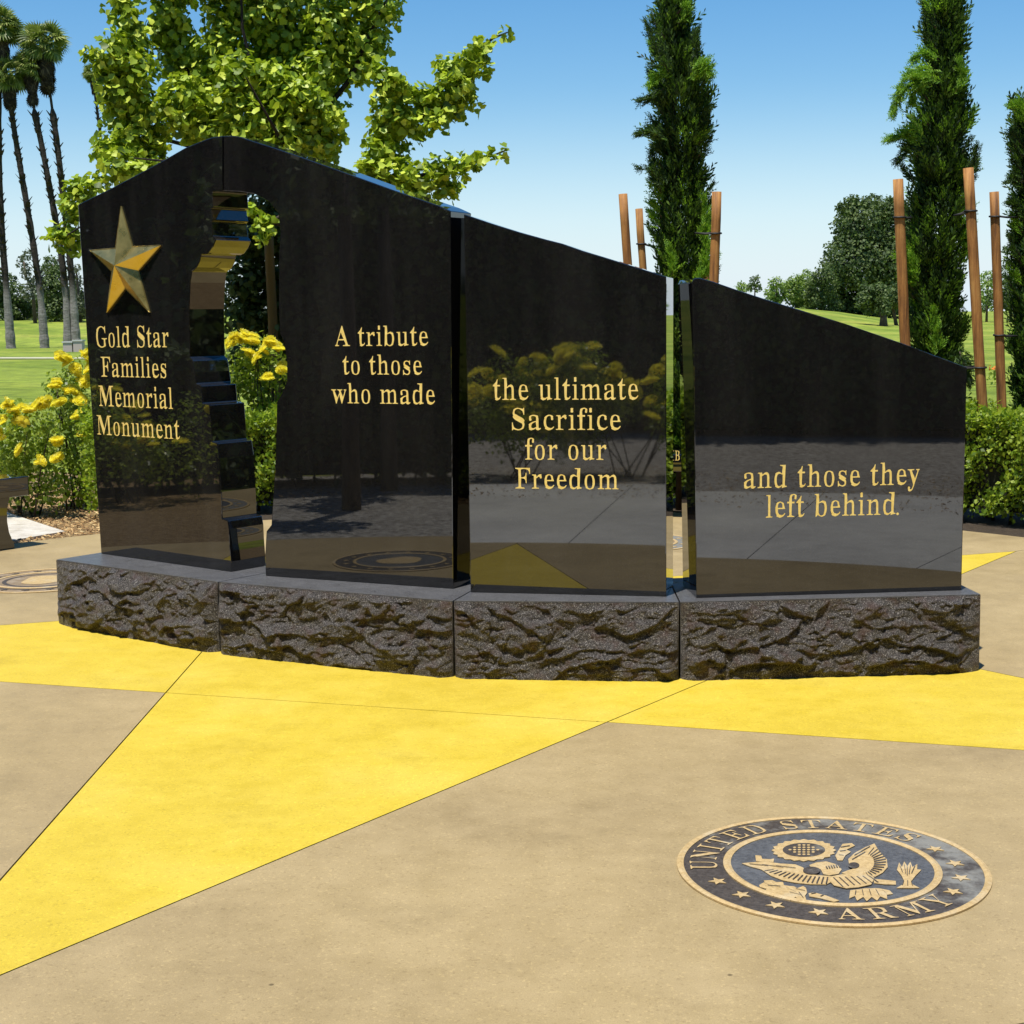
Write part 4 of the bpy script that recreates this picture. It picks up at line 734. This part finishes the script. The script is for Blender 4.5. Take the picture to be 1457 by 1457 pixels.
def rose(label, blobs, flowers, foot, group='yellow rose bushes round the plaza', dens=560, extra=0, fs=1.05):
    root = empty('rose_bush', foot, label, 'rose bush', group)
    for i in range(9):
        c = Vector(random.choice(blobs)[0]); st = Vector(foot)+Vector((random.uniform(-.12, .12), random.uniform(-.12, .12), -.03)); md = st.lerp(c, .5)+Vector((0, 0, .08)); limb(root, 'cane', [st, md, c], .009, .004, M_BARK, 5)
    leafmesh('leaves', blobs, dens, .045, M_ROSEL, root, shell=.25)
    fl = list(flowers)
    for i in range(extra):
        c, r = random.choice(blobs); d = Vector((random.gauss(0, 1), random.gauss(0, 1)-.3, abs(random.gauss(0, 1))+.2)).normalized(); fl.append(Vector(c)+d*(r if not hasattr(r, '__len__') else r[0])*1.02)
    for q in fl:
        o = link('bloom', random.choice(BLOOMS)); o.data = random.choice(BLOOMS); kid(o, root)
        o.matrix_parent_inverse = Matrix.Identity(4); o.location = Vector(q)-Vector(foot); s_ = fs*random.uniform(.8, 1.25); o.scale = (s_, s_, s_*.9)
        o.rotation_euler = (random.uniform(-.1, 1.1), random.uniform(-.6, .6), random.uniform(0, 6))
def pf(L, Y, n=2, j=5): return [aty(x+random.uniform(-j, j), y+random.uniform(-j, j), Y+random.uniform(-.05, .05)) for x, y in L for _ in range(n+1)]
rose('taller yellow rose bush next to the left edge of the monument', pxb([(110, 540, 26), (100, 570, 36), (120, 600, 34), (85, 590, 30), (110, 640, 38), (90, 660, 34), (125, 670, 26), (95, 695, 30), (120, 700, 22), (80, 545, 18), (75, 630, 30), (100, 520, 16)], 13.4, .15),
     pf([(84, 510), (94, 512), (125, 505), (108, 528), (78, 545), (120, 540), (100, 556), (112, 568), (128, 524)], 13.1, 3)+pf([(84, 574), (110, 590), (118, 618)], 13.0, 1), (aty(105, 600, 13.4).x, 13.4, 0))
rose('broad yellow rose bush behind the granite bench', pxb([(10, 600, 34), (40, 605, 34), (20, 640, 40), (55, 640, 38), (0, 660, 40), (40, 675, 36), (65, 690, 24), (-30, 630, 40), (15, 700, 26), (45, 705, 26), (75, 700, 24), (70, 615, 18)], 12.9, .2),
     pf([(10, 574), (22, 586), (38, 580), (4, 598), (56, 576), (66, 570), (30, 596), (0, 620)], 12.6, 3)+pf([(84, 624), (78, 648), (30, 640), (55, 655), (-10, 585), (-25, 600)], 12.6, 1), (aty(30, 600, 12.9).x, 12.9, 0))
rose('yellow rose bush seen through the soldier cutout', pxb([(345, 510, 22), (365, 500, 24), (385, 505, 20), (360, 535, 30), (390, 535, 22), (350, 560, 26), (380, 565, 28), (335, 540, 18), (370, 590, 26)], 13.5, .12),
     pf([(330, 488), (336, 480), (347, 478), (358, 481), (386, 486), (394, 492)], 13.25, 3, 4)+pf([(404, 522), (366, 512), (384, 538), (374, 500), (352, 500)], 13.2, 1), (aty(365, 600, 13.5).x, 13.5, 0))
rose('yellow rose bush glimpsed between the two right hand panels', pxb([(975, 515, 14), (985, 540, 22), (960, 560, 22), (975, 590, 26), (1000, 560, 20), (950, 600, 24)], 14.0, .1),
     pf([(976, 494), (980, 505), (968, 500)], 13.8, 3, 3), (aty(975, 600, 14.).x, 14., 0))
for (x, y, s_, lb) in [(-3.3, -1.0, 1., 'yellow rose bush on the camera side, farthest left of the three there'), (-2.2, -1.3, 1.0, 'yellow rose bush on the camera side, middle one of the three there'), (-1.0, -1.7, .8, 'yellow rose bush on the camera side, nearest the camera of the three there')]:
    bl = [((x+random.uniform(-.75, .75)*s_, y+random.uniform(-.4, .4), random.uniform(.35, 1.15)), random.uniform(.2, .32)) for _ in range(16)]
    rose(lb, bl, [], (x, y, 0), extra=60, dens=330, fs=1.6)

for (x, y, lb) in [(-7.4, 6.4, 'yellow rose bush left of the plaza, nearest the camera of that row'), (-7.9, 8.4, 'yellow rose bush left of the plaza, middle of that row'), (-7.2, 10.3, 'yellow rose bush left of the plaza, farthest of that row')]:
    bl = [((x+random.uniform(-.4, .4), y+random.uniform(-.8, .8), random.uniform(.3, 1.0)), random.uniform(.22, .34)) for _ in range(14)]
    rose(lb, bl, [], (x, y, 0), extra=26, dens=300, fs=1.3)
# ---------------------------------------------------------------- staked cypresses
def spray_t():
    V, F_ = [], []; V += [(-.012, 0, 0), (.012, 0, 0), (0, 0, 1)]; F_.append((0, 1, 2))
    for k in range(7):
        z = .08+k*.125; s_ = 1 if k % 2 else -1; L = .30*(1-.62*k/7); i = len(V)
        V += [(0, .01, z), (s_*L*.55, .02, z+L*.62), (s_*L*.62, 0, z+L*1.15), (s_*L*.2, -.02, z+L*.75)]; F_.append((i, i+1, i+2, i+3))
    for k in range(3):
        z = .2+k*.22; s_ = 1 if k % 2 else -1; L = .22; i = len(V)
        V += [(.01, 0, z), (.02, s_*L*.5, z+L*.6), (0, s_*L*.6, z+L*1.1), (-.02, s_*L*.2, z+L*.75)]; F_.append((i, i+1, i+2, i+3))
    return V, F_
SPR = spray_t()
CY = 12.7
def cypress(label, prof, n, tufts, Y=CY, ybot=640):
    ys = [p_[0] for p_ in prof]; base_x = aty((prof[-1][1]+prof[-1][2])/2, 600, Y).x
    root = empty('cypress_tree', (base_x, Y, 0), label, 'cypress', 'slender cypresses tied to stakes')
    top = aty((prof[0][1]+prof[0][2])/2, prof[0][0], Y)
    limb(root, 'trunk', [(base_x, Y, -.05), (base_x, Y, 1.2), (top.x, Y, top.z-.3)], .055, .012, M_BARK, 10)
    yy = rng.uniform(ys[0], ybot, n); l = np.interp(yy, ys, [p_[1] for p_ in prof]); r = np.interp(yy, ys, [p_[2] for p_ in prof])
    c = (l+r)/2; R_ = (r-l)/2*Y/FPX; lump = .93+.16*np.sin(yy/9.+n)+.12*np.sin(yy/23.)
    a = rng.uniform(0, 2*math.pi, n); lump = lump*(1+.18*np.sin(a*3+yy/17.)+.13*np.sin(a*7-yy/11.)); k = (.26+.50*rng.random(n)**.45)*lump
    ctr = np.array([tuple(aty(float(x_), float(y_), Y)) for x_, y_ in zip(c, yy)])
    o_ = np.stack([np.cos(a), np.sin(a), 0*a], 1); P_ = ctr+o_*(R_*k)[:, None]-np.array([0, 0, .06])
    D = np.array([[0, 0, 1.]])+o_*rng.uniform(.1, .65, (n, 1))+rng.normal(size=(n, 3))*.22
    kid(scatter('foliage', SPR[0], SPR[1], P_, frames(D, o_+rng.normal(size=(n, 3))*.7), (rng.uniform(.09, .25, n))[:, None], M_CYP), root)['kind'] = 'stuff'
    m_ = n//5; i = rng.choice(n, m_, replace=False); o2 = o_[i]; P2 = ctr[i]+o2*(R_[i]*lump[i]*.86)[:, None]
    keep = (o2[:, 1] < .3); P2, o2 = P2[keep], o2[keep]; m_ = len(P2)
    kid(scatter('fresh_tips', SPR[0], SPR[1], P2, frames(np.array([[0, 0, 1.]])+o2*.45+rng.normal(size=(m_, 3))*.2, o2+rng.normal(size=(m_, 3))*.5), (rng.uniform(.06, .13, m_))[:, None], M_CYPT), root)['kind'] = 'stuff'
    tufts = [(p_, w_*1.25, int(n_*1.8), f_) for p_, w_, n_, f_ in tufts]
    for y in range(int(max(10, ys[0]+30)), 420, 17):
        for sd in (0, 1):
            if random.random() < .45: continue
            yv = y+random.uniform(-6, 6); e_ = float(np.interp(yv, ys, [p_[1+sd] for p_ in prof])); sg = -1 if sd == 0 else 1; q = random.uniform(.5, 1.15)
            tufts.append(([(e_-sg*9, yv+12), (e_+sg*1, yv-2), (e_+sg*(4+6*q), yv-20*q)], 5.5, 34, random.random() < .35))
    for (pts, wd, num, fresh) in tufts:                 # long sprays that stick out of the column
        A = [aty(x, y, Y-.25*wd/10) for x, y in pts]; L = np.array([tuple(v) for v in A]); seg = L[1:]-L[:-1]; ln = np.linalg.norm(seg, axis=1); cs = np.concatenate([[0], np.cumsum(ln)]); t = rng.uniform(0, cs[-1]*.97, num)
        j = np.clip(np.searchsorted(cs, t)-1, 0, len(seg)-1); P3 = L[j]+seg[j]*((t-cs[j])/ln[j])[:, None]; d = unit(seg[j]); w_ = (wd*Y/FPX)*(1-.75*t/cs[-1])
        P3 = P3+rng.normal(size=(num, 3))*w_[:, None]*.45
        kid(scatter('side_spray', SPR[0], SPR[1], P3, frames(d+rng.normal(size=(num, 3))*.33+np.array([0, 0, .1])), (rng.uniform(.07, .14, num)*(1-.4*t/cs[-1]))[:, None], M_CYPT if fresh else M_CYP), root)['kind'] = 'stuff'
        limb(root, 'twig', A, .006, .002, M_BARK, 4)
cypress('cypress behind the gap between the two right hand panels, with ragged top', [(-60, 946, 964), (0, 940, 971), (42, 937, 977), (70, 935, 984), (104, 934, 1004), (167, 934, 1003), (250, 934, 1003), (333, 932, 1007), (395, 928, 1011), (520, 935, 1005), (640, 950, 990)], 3900,
        [([(950, 100), (932, 62), (918, 30)], 9, 70, 0), ([(945, 125), (925, 140), (907, 143)], 7, 50, 0), ([(945, 195), (928, 186), (909, 190)], 8, 60, 0), ([(940, 270), (928, 240), (910, 240)], 7, 50, 0), ([(985, 110), (992, 80), (990, 48)], 8, 60, 0),
         ([(985, 105), (1000, 95), (1010, 106)], 10, 90, 1), ([(950, 105), (938, 108), (928, 122)], 7, 60, 1), ([(1000, 190), (1004, 175), (1007, 160)], 5, 40, 0), ([(1000, 350), (1004, 320), (1002, 280)], 8, 80, 1), ([(990, 400), (1004, 380), (1006, 345)], 9, 80, 1), ([(955, 395), (958, 375), (952, 350)], 7, 50, 1)])
cypress('tall cypress right of centre with drooping sprays on its left side', [(-80, 1334, 1350), (0, 1324, 1361), (42, 1322, 1364), (83, 1327, 1364), (125, 1312, 1369), (167, 1312, 1376), (208, 1298, 1375), (250, 1292, 1381), (292, 1291, 1375), (400, 1291, 1372), (500, 1294, 1369), (580, 1310, 1360), (640, 1325, 1350)], 4700,
        [([(1335, 85), (1318, 76), (1300, 84)], 6, 60, 1), ([(1330, 110), (1300, 105), (1282, 125), (1270, 165)], 11, 150, 1), ([(1310, 200), (1290, 190), (1262, 200)], 8, 80, 1), ([(1310, 215), (1290, 212), (1278, 230)], 8, 60, 0), ([(1320, 100), (1302, 125), (1296, 150)], 10, 90, 1),
         ([(1375, 250), (1386, 232), (1390, 208)], 6, 50, 0), ([(1360, 130), (1370, 110), (1366, 85)], 6, 60, 1), ([(1305, 385), (1290, 368), (1277, 365)], 7, 70, 1), ([(1308, 405), (1296, 398), (1283, 394)], 6, 50, 1), ([(1365, 500), (1374, 525), (1380, 545)], 9, 90, 0), ([(1330, 500), (1332, 470), (1328, 440)], 8, 60, 1)])
cypress('cypress cut by the right edge of the picture', [(150, 1448, 1466), (180, 1447, 1482), (300, 1447, 1494), (430, 1442, 1500), (560, 1441, 1500), (640, 1452, 1490)], 2900,
        [([(1462, 175), (1452, 150), (1438, 150)], 6, 60, 1), ([(1455, 260), (1446, 256), (1438, 258)], 5, 40, 0), ([(1452, 300), (1444, 292), (1438, 290)], 5, 40, 0)])
# stakes and ties
M_OLIVE = mat('shaded olive wood', (.17, .11, .03), .8)  # stake wood with the canopy's shade put into its darker colour
def stake(a, b, wpx, Y, ties, label, m=M_STAKE):
    A, B = aty(*a, Y), aty(*b, Y); D = (B-A)/(B.z-A.z); g = A+D*(-.1-A.z); r = wpx*Y/FPX/2
    root = empty('tree_stake', (g.x, g.y, 0), label, 'stake', 'lodgepole stakes holding the young trees')
    bm = bmesh.new(); K = 12; pts = [g.lerp(A, i/K)+Vector((random.uniform(-1, 1), random.uniform(-1, 1), 0))*.002 for i in range(K+1)]
    tube(bm, pts, [r*(1.04-.06*i/K)*random.uniform(.985, 1.015) for i in range(K+1)], 16); kid(from_bm('pole', bm, m, smooth=False), root)
    for f in root.children[0].data.polygons: f.use_smooth = len(f.vertices) == 4
    for (y, tx, dy_) in ties:
        z = aty(a[0], y, Y).z; c = A+D*(z-A.z); t = aty(tx, y+dy_, Y); bm = bmesh.new()
        lp = [c+Vector((math.cos(q)*(r+.006), math.sin(q)*(r+.006), .004*math.sin(q))) for q in [2*math.pi*i/14 for i in range(15)]]; tube(bm, lp, [.008]*15, 6, False)
        e_ = Vector((t.x, t.y+.05, t.z)); tube(bm, [c+Vector((0, -r-.004, 0)), c.lerp(e_, .5)+Vector((0, -.02, -.008)), e_], [.007]*3, 6)
        tube(bm, [c+Vector((0, r+.004, .01)), c.lerp(e_, .5)+Vector((0, .04, 0)), e_], [.007]*3, 6); kid(from_bm('rubber_tie', bm, M_RUB, smooth=True), root)
stake((886.5, 276), (893, 372), 12.5, 11.9, [], 'reddish stake standing leftmost, above the slope of the Sacrifice panel')
stake((909, 297), (914.5, 378), 10.5, 14.0, [(347, 935, 3)], 'thin pale stake just left of the first cypress')
stake((1020, 273), (1016, 400), 13.5, 12.1, [(332, 990, -1)], 'stake touching the right side of the first cypress')
stake((1001, 322), (1005, 400), 9.5, 14.6, [], 'pale stake half hidden behind the first cypress')
stake((1277.5, 255), (1288, 488), 14.5, 12.3, [(309, 1300, 0)], 'dark topped stake left of the tall right hand cypress')
stake((1377.5, 239), (1399, 598), 14.5, 12.0, [(300, 1360, 6), (523, 1352, 0)], 'bright leaning stake on the right side of the tall cypress')
stake((1414.5, 273), (1426, 596), 13, 12.5, [(308, 1452, 0), (477, 1450, 1)], 'stake in front of the rightmost cypress')
stake((382, 330), (389, 480), 13.5, 15.0, [], 'olive brown stake seen through the soldier cutout', M_OLIVE)
leafmesh('ginkgo_sprig', pxb([(370, 312, 12), (378, 328, 14), (372, 345, 8), (384, 318, 10), (352, 300, 8)], 12.2), 620, .056, M_GINK, gk, GLEAF, shell=.2)
LB2 = limb(gk, 'branch', [aty(448, 260, GY), aty(410, 300, 12.6), aty(374, 322, 12.2)], .02, .005, M_BARK, 6)

# ---------------------------------------------------------------- palms
def fan_t():
    V, F_ = [], []; V += [(0, -.02, 0), (0, .02, 0), (.45, .015, .04), (.45, -.015, .04)]; F_.append((0, 1, 2, 3))
    for k in range(13):
        a = rad(-82+164*k/12); dx, dy = math.cos(a), math.sin(a); L = .55*(1-.25*abs(k-6)/6); i = len(V); w_ = .033
        V += [(.42, 0, .04), (.42+dx*L*.6-dy*w_, dy*L*.6+dx*w_, .05), (.42+dx*L, dy*L, -.10), (.42+dx*L*.6+dy*w_, dy*L*.6-dx*w_, .03)]; F_.append((i, i+1, i+2, i+3))
    return V, F_
FAN = fan_t(); PY = 104.
def palm(label, pts, cx, cy, rpx, skirt, wpx=10.4, neck=None, Y=PY):
    T = [aty(x, y, Y) for x, y in pts]; foot = Vector((T[0].x, T[0].y, hill(T[0].x, T[0].y)-.1)); T[0] = foot
    root = empty('palm_tree', foot, label, 'palm tree', 'tall fan palms on the lawn'); k = Y/FPX
    # resample trunk with old leaf-base steps
    L = np.array([tuple(t) for t in T]); cs = np.concatenate([[0], np.cumsum(np.linalg.norm(np.diff(L, axis=0), axis=1))]); n = 46; t = np.linspace(0, cs[-1], n); Q = np.stack([np.interp(t, cs, L[:, j]) for j in range(3)], 1)
    Q[:, 0] = np.convolve(np.pad(Q[:, 0], 3, 'edge'), np.ones(7)/7, 'valid'); rr = []
    for i in range(n):
        f = i/(n-1); r = wpx*.5*k*(1.35-.45*min(1, f*5))*(1-.22*f)*random.uniform(.92, 1.1)
        if neck and f > neck: r *= .45
        elif neck and f > neck-.05: r *= 1.25
        rr.append(r)
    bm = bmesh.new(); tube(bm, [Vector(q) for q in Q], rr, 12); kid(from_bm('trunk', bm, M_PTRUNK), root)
    m_ = int(120); a = rng.uniform(0, 6.283, m_); i = rng.integers(n//4, int(n*(neck or .97)), m_); o_ = np.stack([np.cos(a), np.sin(a), 0*a], 1)
    kid(scatter('leaf_stubs', [(0, -.5, -.3), (0, .5, -.3), (1, .15, .9), (1, -.15, .9)], [(0, 1, 2, 3)], Q[i]+o_*np.array(rr)[i][:, None]*.9, np.stack([o_, np.stack([-o_[:, 1], o_[:, 0], 0*a], 1), np.tile([0, 0, 1.], (m_, 1))], 2), rng.uniform(.12, .3, m_)[:, None], M_PTRUNK), root)['kind'] = 'stuff'
    C = aty(cx, cy, Y); R = rpx*k; nf = 95; el = np.arcsin(rng.uniform(-.7, .98, nf)); a = rng.uniform(0, 6.283, nf); d = np.stack([np.cos(a)*np.cos(el), np.sin(a)*np.cos(el), np.sin(el)], 1)
    upn = unit(np.array([[0, 0, 1.]])+.0*d-d*d[:, 2:]+rng.normal(size=(nf, 3))*.8); X = unit(d+rng.normal(size=(nf, 3))*.08-np.array([0, 0, .12])); Yv = unit(np.cross(upn, X)); Z = np.cross(X, Yv)
    kid(scatter('fronds', FAN[0], FAN[1], np.tile(np.array(C), (nf, 1))+d*.1, np.stack([X, Yv, Z], 2), (R*rng.uniform(.85, 1.3, nf))[:, None], M_PALM), root)['kind'] = 'stuff'
    ns = 90; z = rng.uniform(0, 1, ns); a = rng.uniform(0, 6.283, ns); H_ = skirt*k; o_ = np.stack([np.cos(a), np.sin(a), 0*a], 1)
    P_ = np.array(C)+o_*.1-np.array([0, 0, 1.])*(z*H_*.75)[:, None]; X = unit(o_*rng.uniform(.15, .6, (ns, 1))*(1.2-z[:, None]*.9)-np.array([0, 0, 1.])); Yv = np.stack([-o_[:, 1], o_[:, 0], 0*a], 1); Z = np.cross(X, Yv)
    kid(scatter('dead_fronds', FAN[0], FAN[1], P_, np.stack([X, Yv, Z], 2), (R*rng.uniform(.6, 1.0, ns))[:, None], M_DEADF), root)['kind'] = 'stuff'
palm('fan palm leaning left with its crown at the left edge, third trunk from the monument', [(64, 497), (58, 420), (44, 325), (31, 250), (20, 185), (14, 140)], 12, 105, 27, 42)
palm('fan palm with a flared ring below a thin neck', [(97, 492), (95, 430), (86, 350), (73, 280), (62, 220), (53, 175), (46, 150), (44, 120)], 44, 95, 24, 52, neck=.9)
palm('fan palm nearest the monument with a full crown', [(109, 492), (104, 420), (97, 340), (89, 270), (82, 210), (76, 165), (71, 135), (68, 100)], 64, 62, 33, 62, neck=.86)
palm('leftmost fan palm, its crown cut by the picture edge', [(16, 497), (10, 420), (3, 340), (-1, 250), (-2, 150), (-2, 60)], 0, 38, 30, 50)
palm('small distant fan palm peeping out left of the ginkgo', [(170, 470), (160, 330), (150, 250), (140, 170), (134, 125)], 134, 106, 15, 24, 5, Y=170.)
# utility cabinets under the palms
for (x, y, wp, hp, lb) in [(96.5, 503, 13, 15, 'shorter pinkish utility cabinet on the lawn under the palms'), (111, 505, 13, 19, 'taller pinkish utility cabinet right beside the short one')]:
    g = aty(x, y, 92.); k = 92./FPX; wd, hh = wp*k, hp*k; z0 = hill(g.x, g.y); root = empty('utility_cabinet', (g.x, g.y, z0), lb, 'utility cabinet', 'utility cabinets'); bm = bmesh.new(); bs = g.z
    prism(bm, [Vector((g.x-wd/2, g.y, z0-.2)), Vector((g.x+wd/2, g.y, z0-.2)), Vector((g.x+wd/2, g.y, bs+hh)), Vector((g.x-wd/2, g.y, bs+hh))], Vector((0, .6, 0))); bevel(bm, .02, 1); kid(from_bm('cabinet', bm, M_UTIL), root)
    bm = bmesh.new(); prism(bm, [Vector((g.x-wd/2-.04, g.y-.04, bs+hh+.002)), Vector((g.x+wd/2+.04, g.y-.04, bs+hh+.002)), Vector((g.x+wd/2+.04, g.y-.04, bs+hh+.09)), Vector((g.x-wd/2-.04, g.y-.04, bs+hh+.09))], Vector((0, .68, 0))); kid(from_bm('lid', bm, M_METAL), root)

# ---------------------------------------------------------------- far trees
def tree(label, blobs, Y, m, trunk=None, dens=None, ls=None, cat='tree', tw=.25, group=None, shell=.45, name='broad_tree'):
    blobs = list(blobs)+[(x+math.cos(q)*r*.95, y+math.sin(q)*r*.95, r*random.uniform(.2, .42)) for x, y, r in blobs for q in [random.uniform(0, 6.28) for _ in range(5)]]
    B_ = pxb(blobs, Y, Y*.012); k = Y/FPX; ls = ls or 3.6*k; xs = sum(c[0] for c, r in B_)/len(B_); g = hill(xs, Y)
    root = empty(name, (xs, Y, g), label, cat, group)
    leafmesh('crown', B_, (dens or 1.6)*1.7/(ls*ls), ls, m, root, shell=shell)
    tp = trunk or [(xs, None)]
    if trunk: pts = [aty(x, y, Y) for x, y in trunk]; pts[0].z = hill(pts[0].x, Y)-.2
    else: c = Vector(B_[0][0]); pts = [Vector((xs, Y, g-.2)), Vector((xs, Y, (g+c.z)/2)), c]
    limb(root, 'trunk', pts, tw, tw*.4, M_BARK, 8)
    return root
tree('big dark broadleaf tree filling the sky left of the tall cypress', [(1228, 318, 34), (1208, 325, 24), (1252, 312, 30), (1278, 325, 34), (1196, 365, 26), (1222, 372, 44), (1262, 378, 44), (1190, 405, 22), (1212, 425, 28), (1245, 425, 30), (1280, 420, 34), (1196, 432, 20), (1205, 300, 12), (1265, 298, 14), (1290, 380, 40)], 200., M_TREED, dens=1.9, tw=.6, ls=.42)
tree('bright green young tree in the row beyond the slope', [(1104, 404, 9), (1104, 418, 13), (1098, 430, 12)], 185., M_TREEL, tw=.2, group='light green trees beyond the lawn')
tree('pale green tree second in the far row', [(1130, 402, 11), (1128, 418, 16), (1138, 428, 14)], 188., M_TREEL, tw=.2, group='light green trees beyond the lawn')
tree('mid green tree third in the far row', [(1150, 398, 12), (1150, 415, 17), (1148, 432, 14)], 192., M_TREEL, tw=.2, group='light green trees beyond the lawn')
tree('olive green tree against the big dark one', [(1172, 392, 14), (1170, 410, 20), (1176, 432, 18), (1160, 430, 14)], 186., M_TREED, tw=.2)
tree('tiny dark round tree on the far skyline', [(1074, 400, 7), (1068, 409, 5), (1079, 410, 5)], 230., M_TREED, tw=.15, trunk=[(1074, 440), (1074, 400)])
tree('low pale tree left of the tiny dark one', [(1054, 408, 6), (1062, 411, 5)], 235., M_TREEL, tw=.1)
tree('small round headed tree with a bare trunk on the right lawn', [(1238, 418, 15), (1250, 422, 16), (1228, 428, 11), (1243, 434, 14), (1256, 434, 11)], 135., M_TREED, trunk=[(1257, 470), (1257, 452), (1252, 430)], tw=.42, ls=.26, dens=1.8)
tree('leaning thin trunked tree right of the small round one', [(1268, 425, 16), (1282, 420, 18)], 140., M_TREED, trunk=[(1276, 466), (1272, 445), (1268, 425)], tw=.2, ls=.3)
tree('sparse pale tree between the two right hand stakes', [(1406, 395, 10), (1402, 410, 12), (1410, 425, 14), (1398, 432, 10)], 165., M_TREEL, tw=.15, dens=1.1)
tree('tall thin wispy tree near the right edge', [(1432, 356, 5), (1434, 375, 8), (1430, 392, 10), (1438, 410, 16), (1425, 425, 16), (1448, 425, 18), (1455, 400, 14)], 160., M_TREED, tw=.15, dens=1.0, shell=.2)
tree('grey green eucalyptus with a bare bent stem behind the palms', [(38, 362, 7), (33, 374, 9), (36, 388, 8), (48, 402, 8), (40, 415, 10)], 150., M_EUC, trunk=[(50, 455), (46, 410), (36, 392), (34, 372)], tw=.2, dens=1.0, shell=.2)
tree('bushy eucalyptus between the palm trunks', [(74, 376, 11), (68, 388, 10), (84, 392, 14), (76, 408, 20), (90, 420, 18), (64, 424, 18), (80, 440, 20), (100, 440, 14)], 155., M_TREED, tw=.3, dens=1.5)
tree('thin grey tree right of the palm pair', [(108, 382, 6), (104, 394, 8), (112, 402, 7), (116, 420, 10), (108, 436, 14), (122, 440, 12)], 152., M_EUC, tw=.2, dens=1.1, shell=.2)
tree('dark dense tree at the far left of the lawn', [(22, 420, 16), (4, 428, 20), (30, 440, 18), (50, 442, 16), (-14, 420, 22), (12, 446, 14), (0, 392, 9), (18, 398, 7)], 160., M_TREED, tw=.3, dens=1.7)
tree('dark dense tree behind the palm trunks', [(70, 446, 12), (95, 448, 12), (115, 450, 10), (60, 432, 18), (100, 425, 16), (125, 432, 18)], 165., M_TREED, tw=.3, dens=1.9)
fw = []
for i in range(44):
    x = -500+i*43+random.uniform(-12, 12)
    if 1010 < x < 1165: continue
    fw.append((x, 438-(x-728)*.0145+random.uniform(-8, 4), random.uniform(14, 24)))
leafmesh('far_wood', pxb(fw, 215., 4), 1.5/.25, .5, M_TREED); tag(bpy.data.objects['far_wood'], 'low dark belt of woodland along the far edge of the park', kind='stuff')
# small flowering shrub beyond the right hedge
root = empty('flowering_shrub', (aty(1413, 530, 34.).x, 34., 0), 'small shrub with orange flowers on the lawn beyond the right hedge', 'shrub')
leafmesh('leaves', pxb([(1410, 535, 10), (1420, 538, 9), (1414, 528, 7)], 34.), 60, .1, M_ROSEL, root)
leafmesh('flowers', pxb([(1412, 523, 5), (1417, 526, 4)], 34.), 90, .09, M_ORPET, root)

# ---------------------------------------------------------------- trees on the camera side, mirrored in the granite
def near_tree(x, y, h, r, label):
    root = empty('broad_tree', (x, y, -.05), label, 'tree', 'dense trees on the camera side of the plaza')
    limb(root, 'trunk', [(x, y, -.1), (x+.05, y, 1.2), (x, y, h*.6)], .2, .08, M_BARK, 10)
    bl = [((x+random.uniform(-.7, .7)*r, y+random.uniform(-.6, .6)*r, random.uniform(1.6, h)), random.uniform(.35, .55)*r) for _ in range(28)]
    bl += [((x+random.uniform(-.9, .9)*r, y+random.uniform(-.5, .5)*r, random.uniform(.4, 1.9)), random.uniform(.28, .42)*r) for _ in range(20)]
    leafmesh('crown', bl, 44, .27, M_TREED, root, shell=.2)
for i in range(16):
    a = rad(-172+i*13.0); R = 18.3+random.uniform(-1, 1.0)
    near_tree(C0.x+R*math.cos(a), C0.y+R*math.sin(a), random.uniform(6.5, 9), 2.5, 'dense tree on the camera side, %s in the arc' % ['first', 'second', 'third', 'fourth', 'fifth', 'sixth', 'seventh', 'eighth', 'ninth', 'tenth', 'eleventh', 'twelfth', 'thirteenth', 'fourteenth', 'fifteenth', 'sixteenth'][i])
for i in range(14):
    a = rad(-178+i*13.6); R = 24+random.uniform(-1, 1)
    near_tree(C0.x+R*math.cos(a), C0.y+R*math.sin(a), random.uniform(11, 13), 3.9, 'tall tree in the outer row on the camera side, %s in the arc' % ['first', 'second', 'third', 'fourth', 'fifth', 'sixth', 'seventh', 'eighth', 'ninth', 'tenth', 'eleventh', 'twelfth', 'thirteenth', 'fourteenth'][i])
for i, (x, y) in enumerate([(-26, 0), (-27, 6), (-26, 11.5), (-28, 17)]): near_tree(x, y, 9, 3.4, 'large dark tree far to the left of the plaza, %s in line' % ['nearest', 'second', 'third', 'farthest'][i])

for i, (x, y) in enumerate([(-5.6, 4.1), (-6.6, 3.0)]):
    root = empty('young_tree', (x, y, -.03), 'slim young tree left of the walk, %s, mirrored in the tribute panel' % ['nearer the plaza', 'nearer the tall hedge'][i], 'tree', 'young trees left of the walk')
    limb(root, 'trunk', [(x, y, -.05), (x+.03, y, 1.2), (x, y, 3.2)], .085, .05, M_BARK, 10)
    leafmesh('crown', [((x+random.uniform(-.35, .35), y+random.uniform(-.35, .35), random.uniform(2.6, 4.0)), random.uniform(.2, .3)) for _ in range(8)], 120, .12, M_TREED, root, shell=.3)
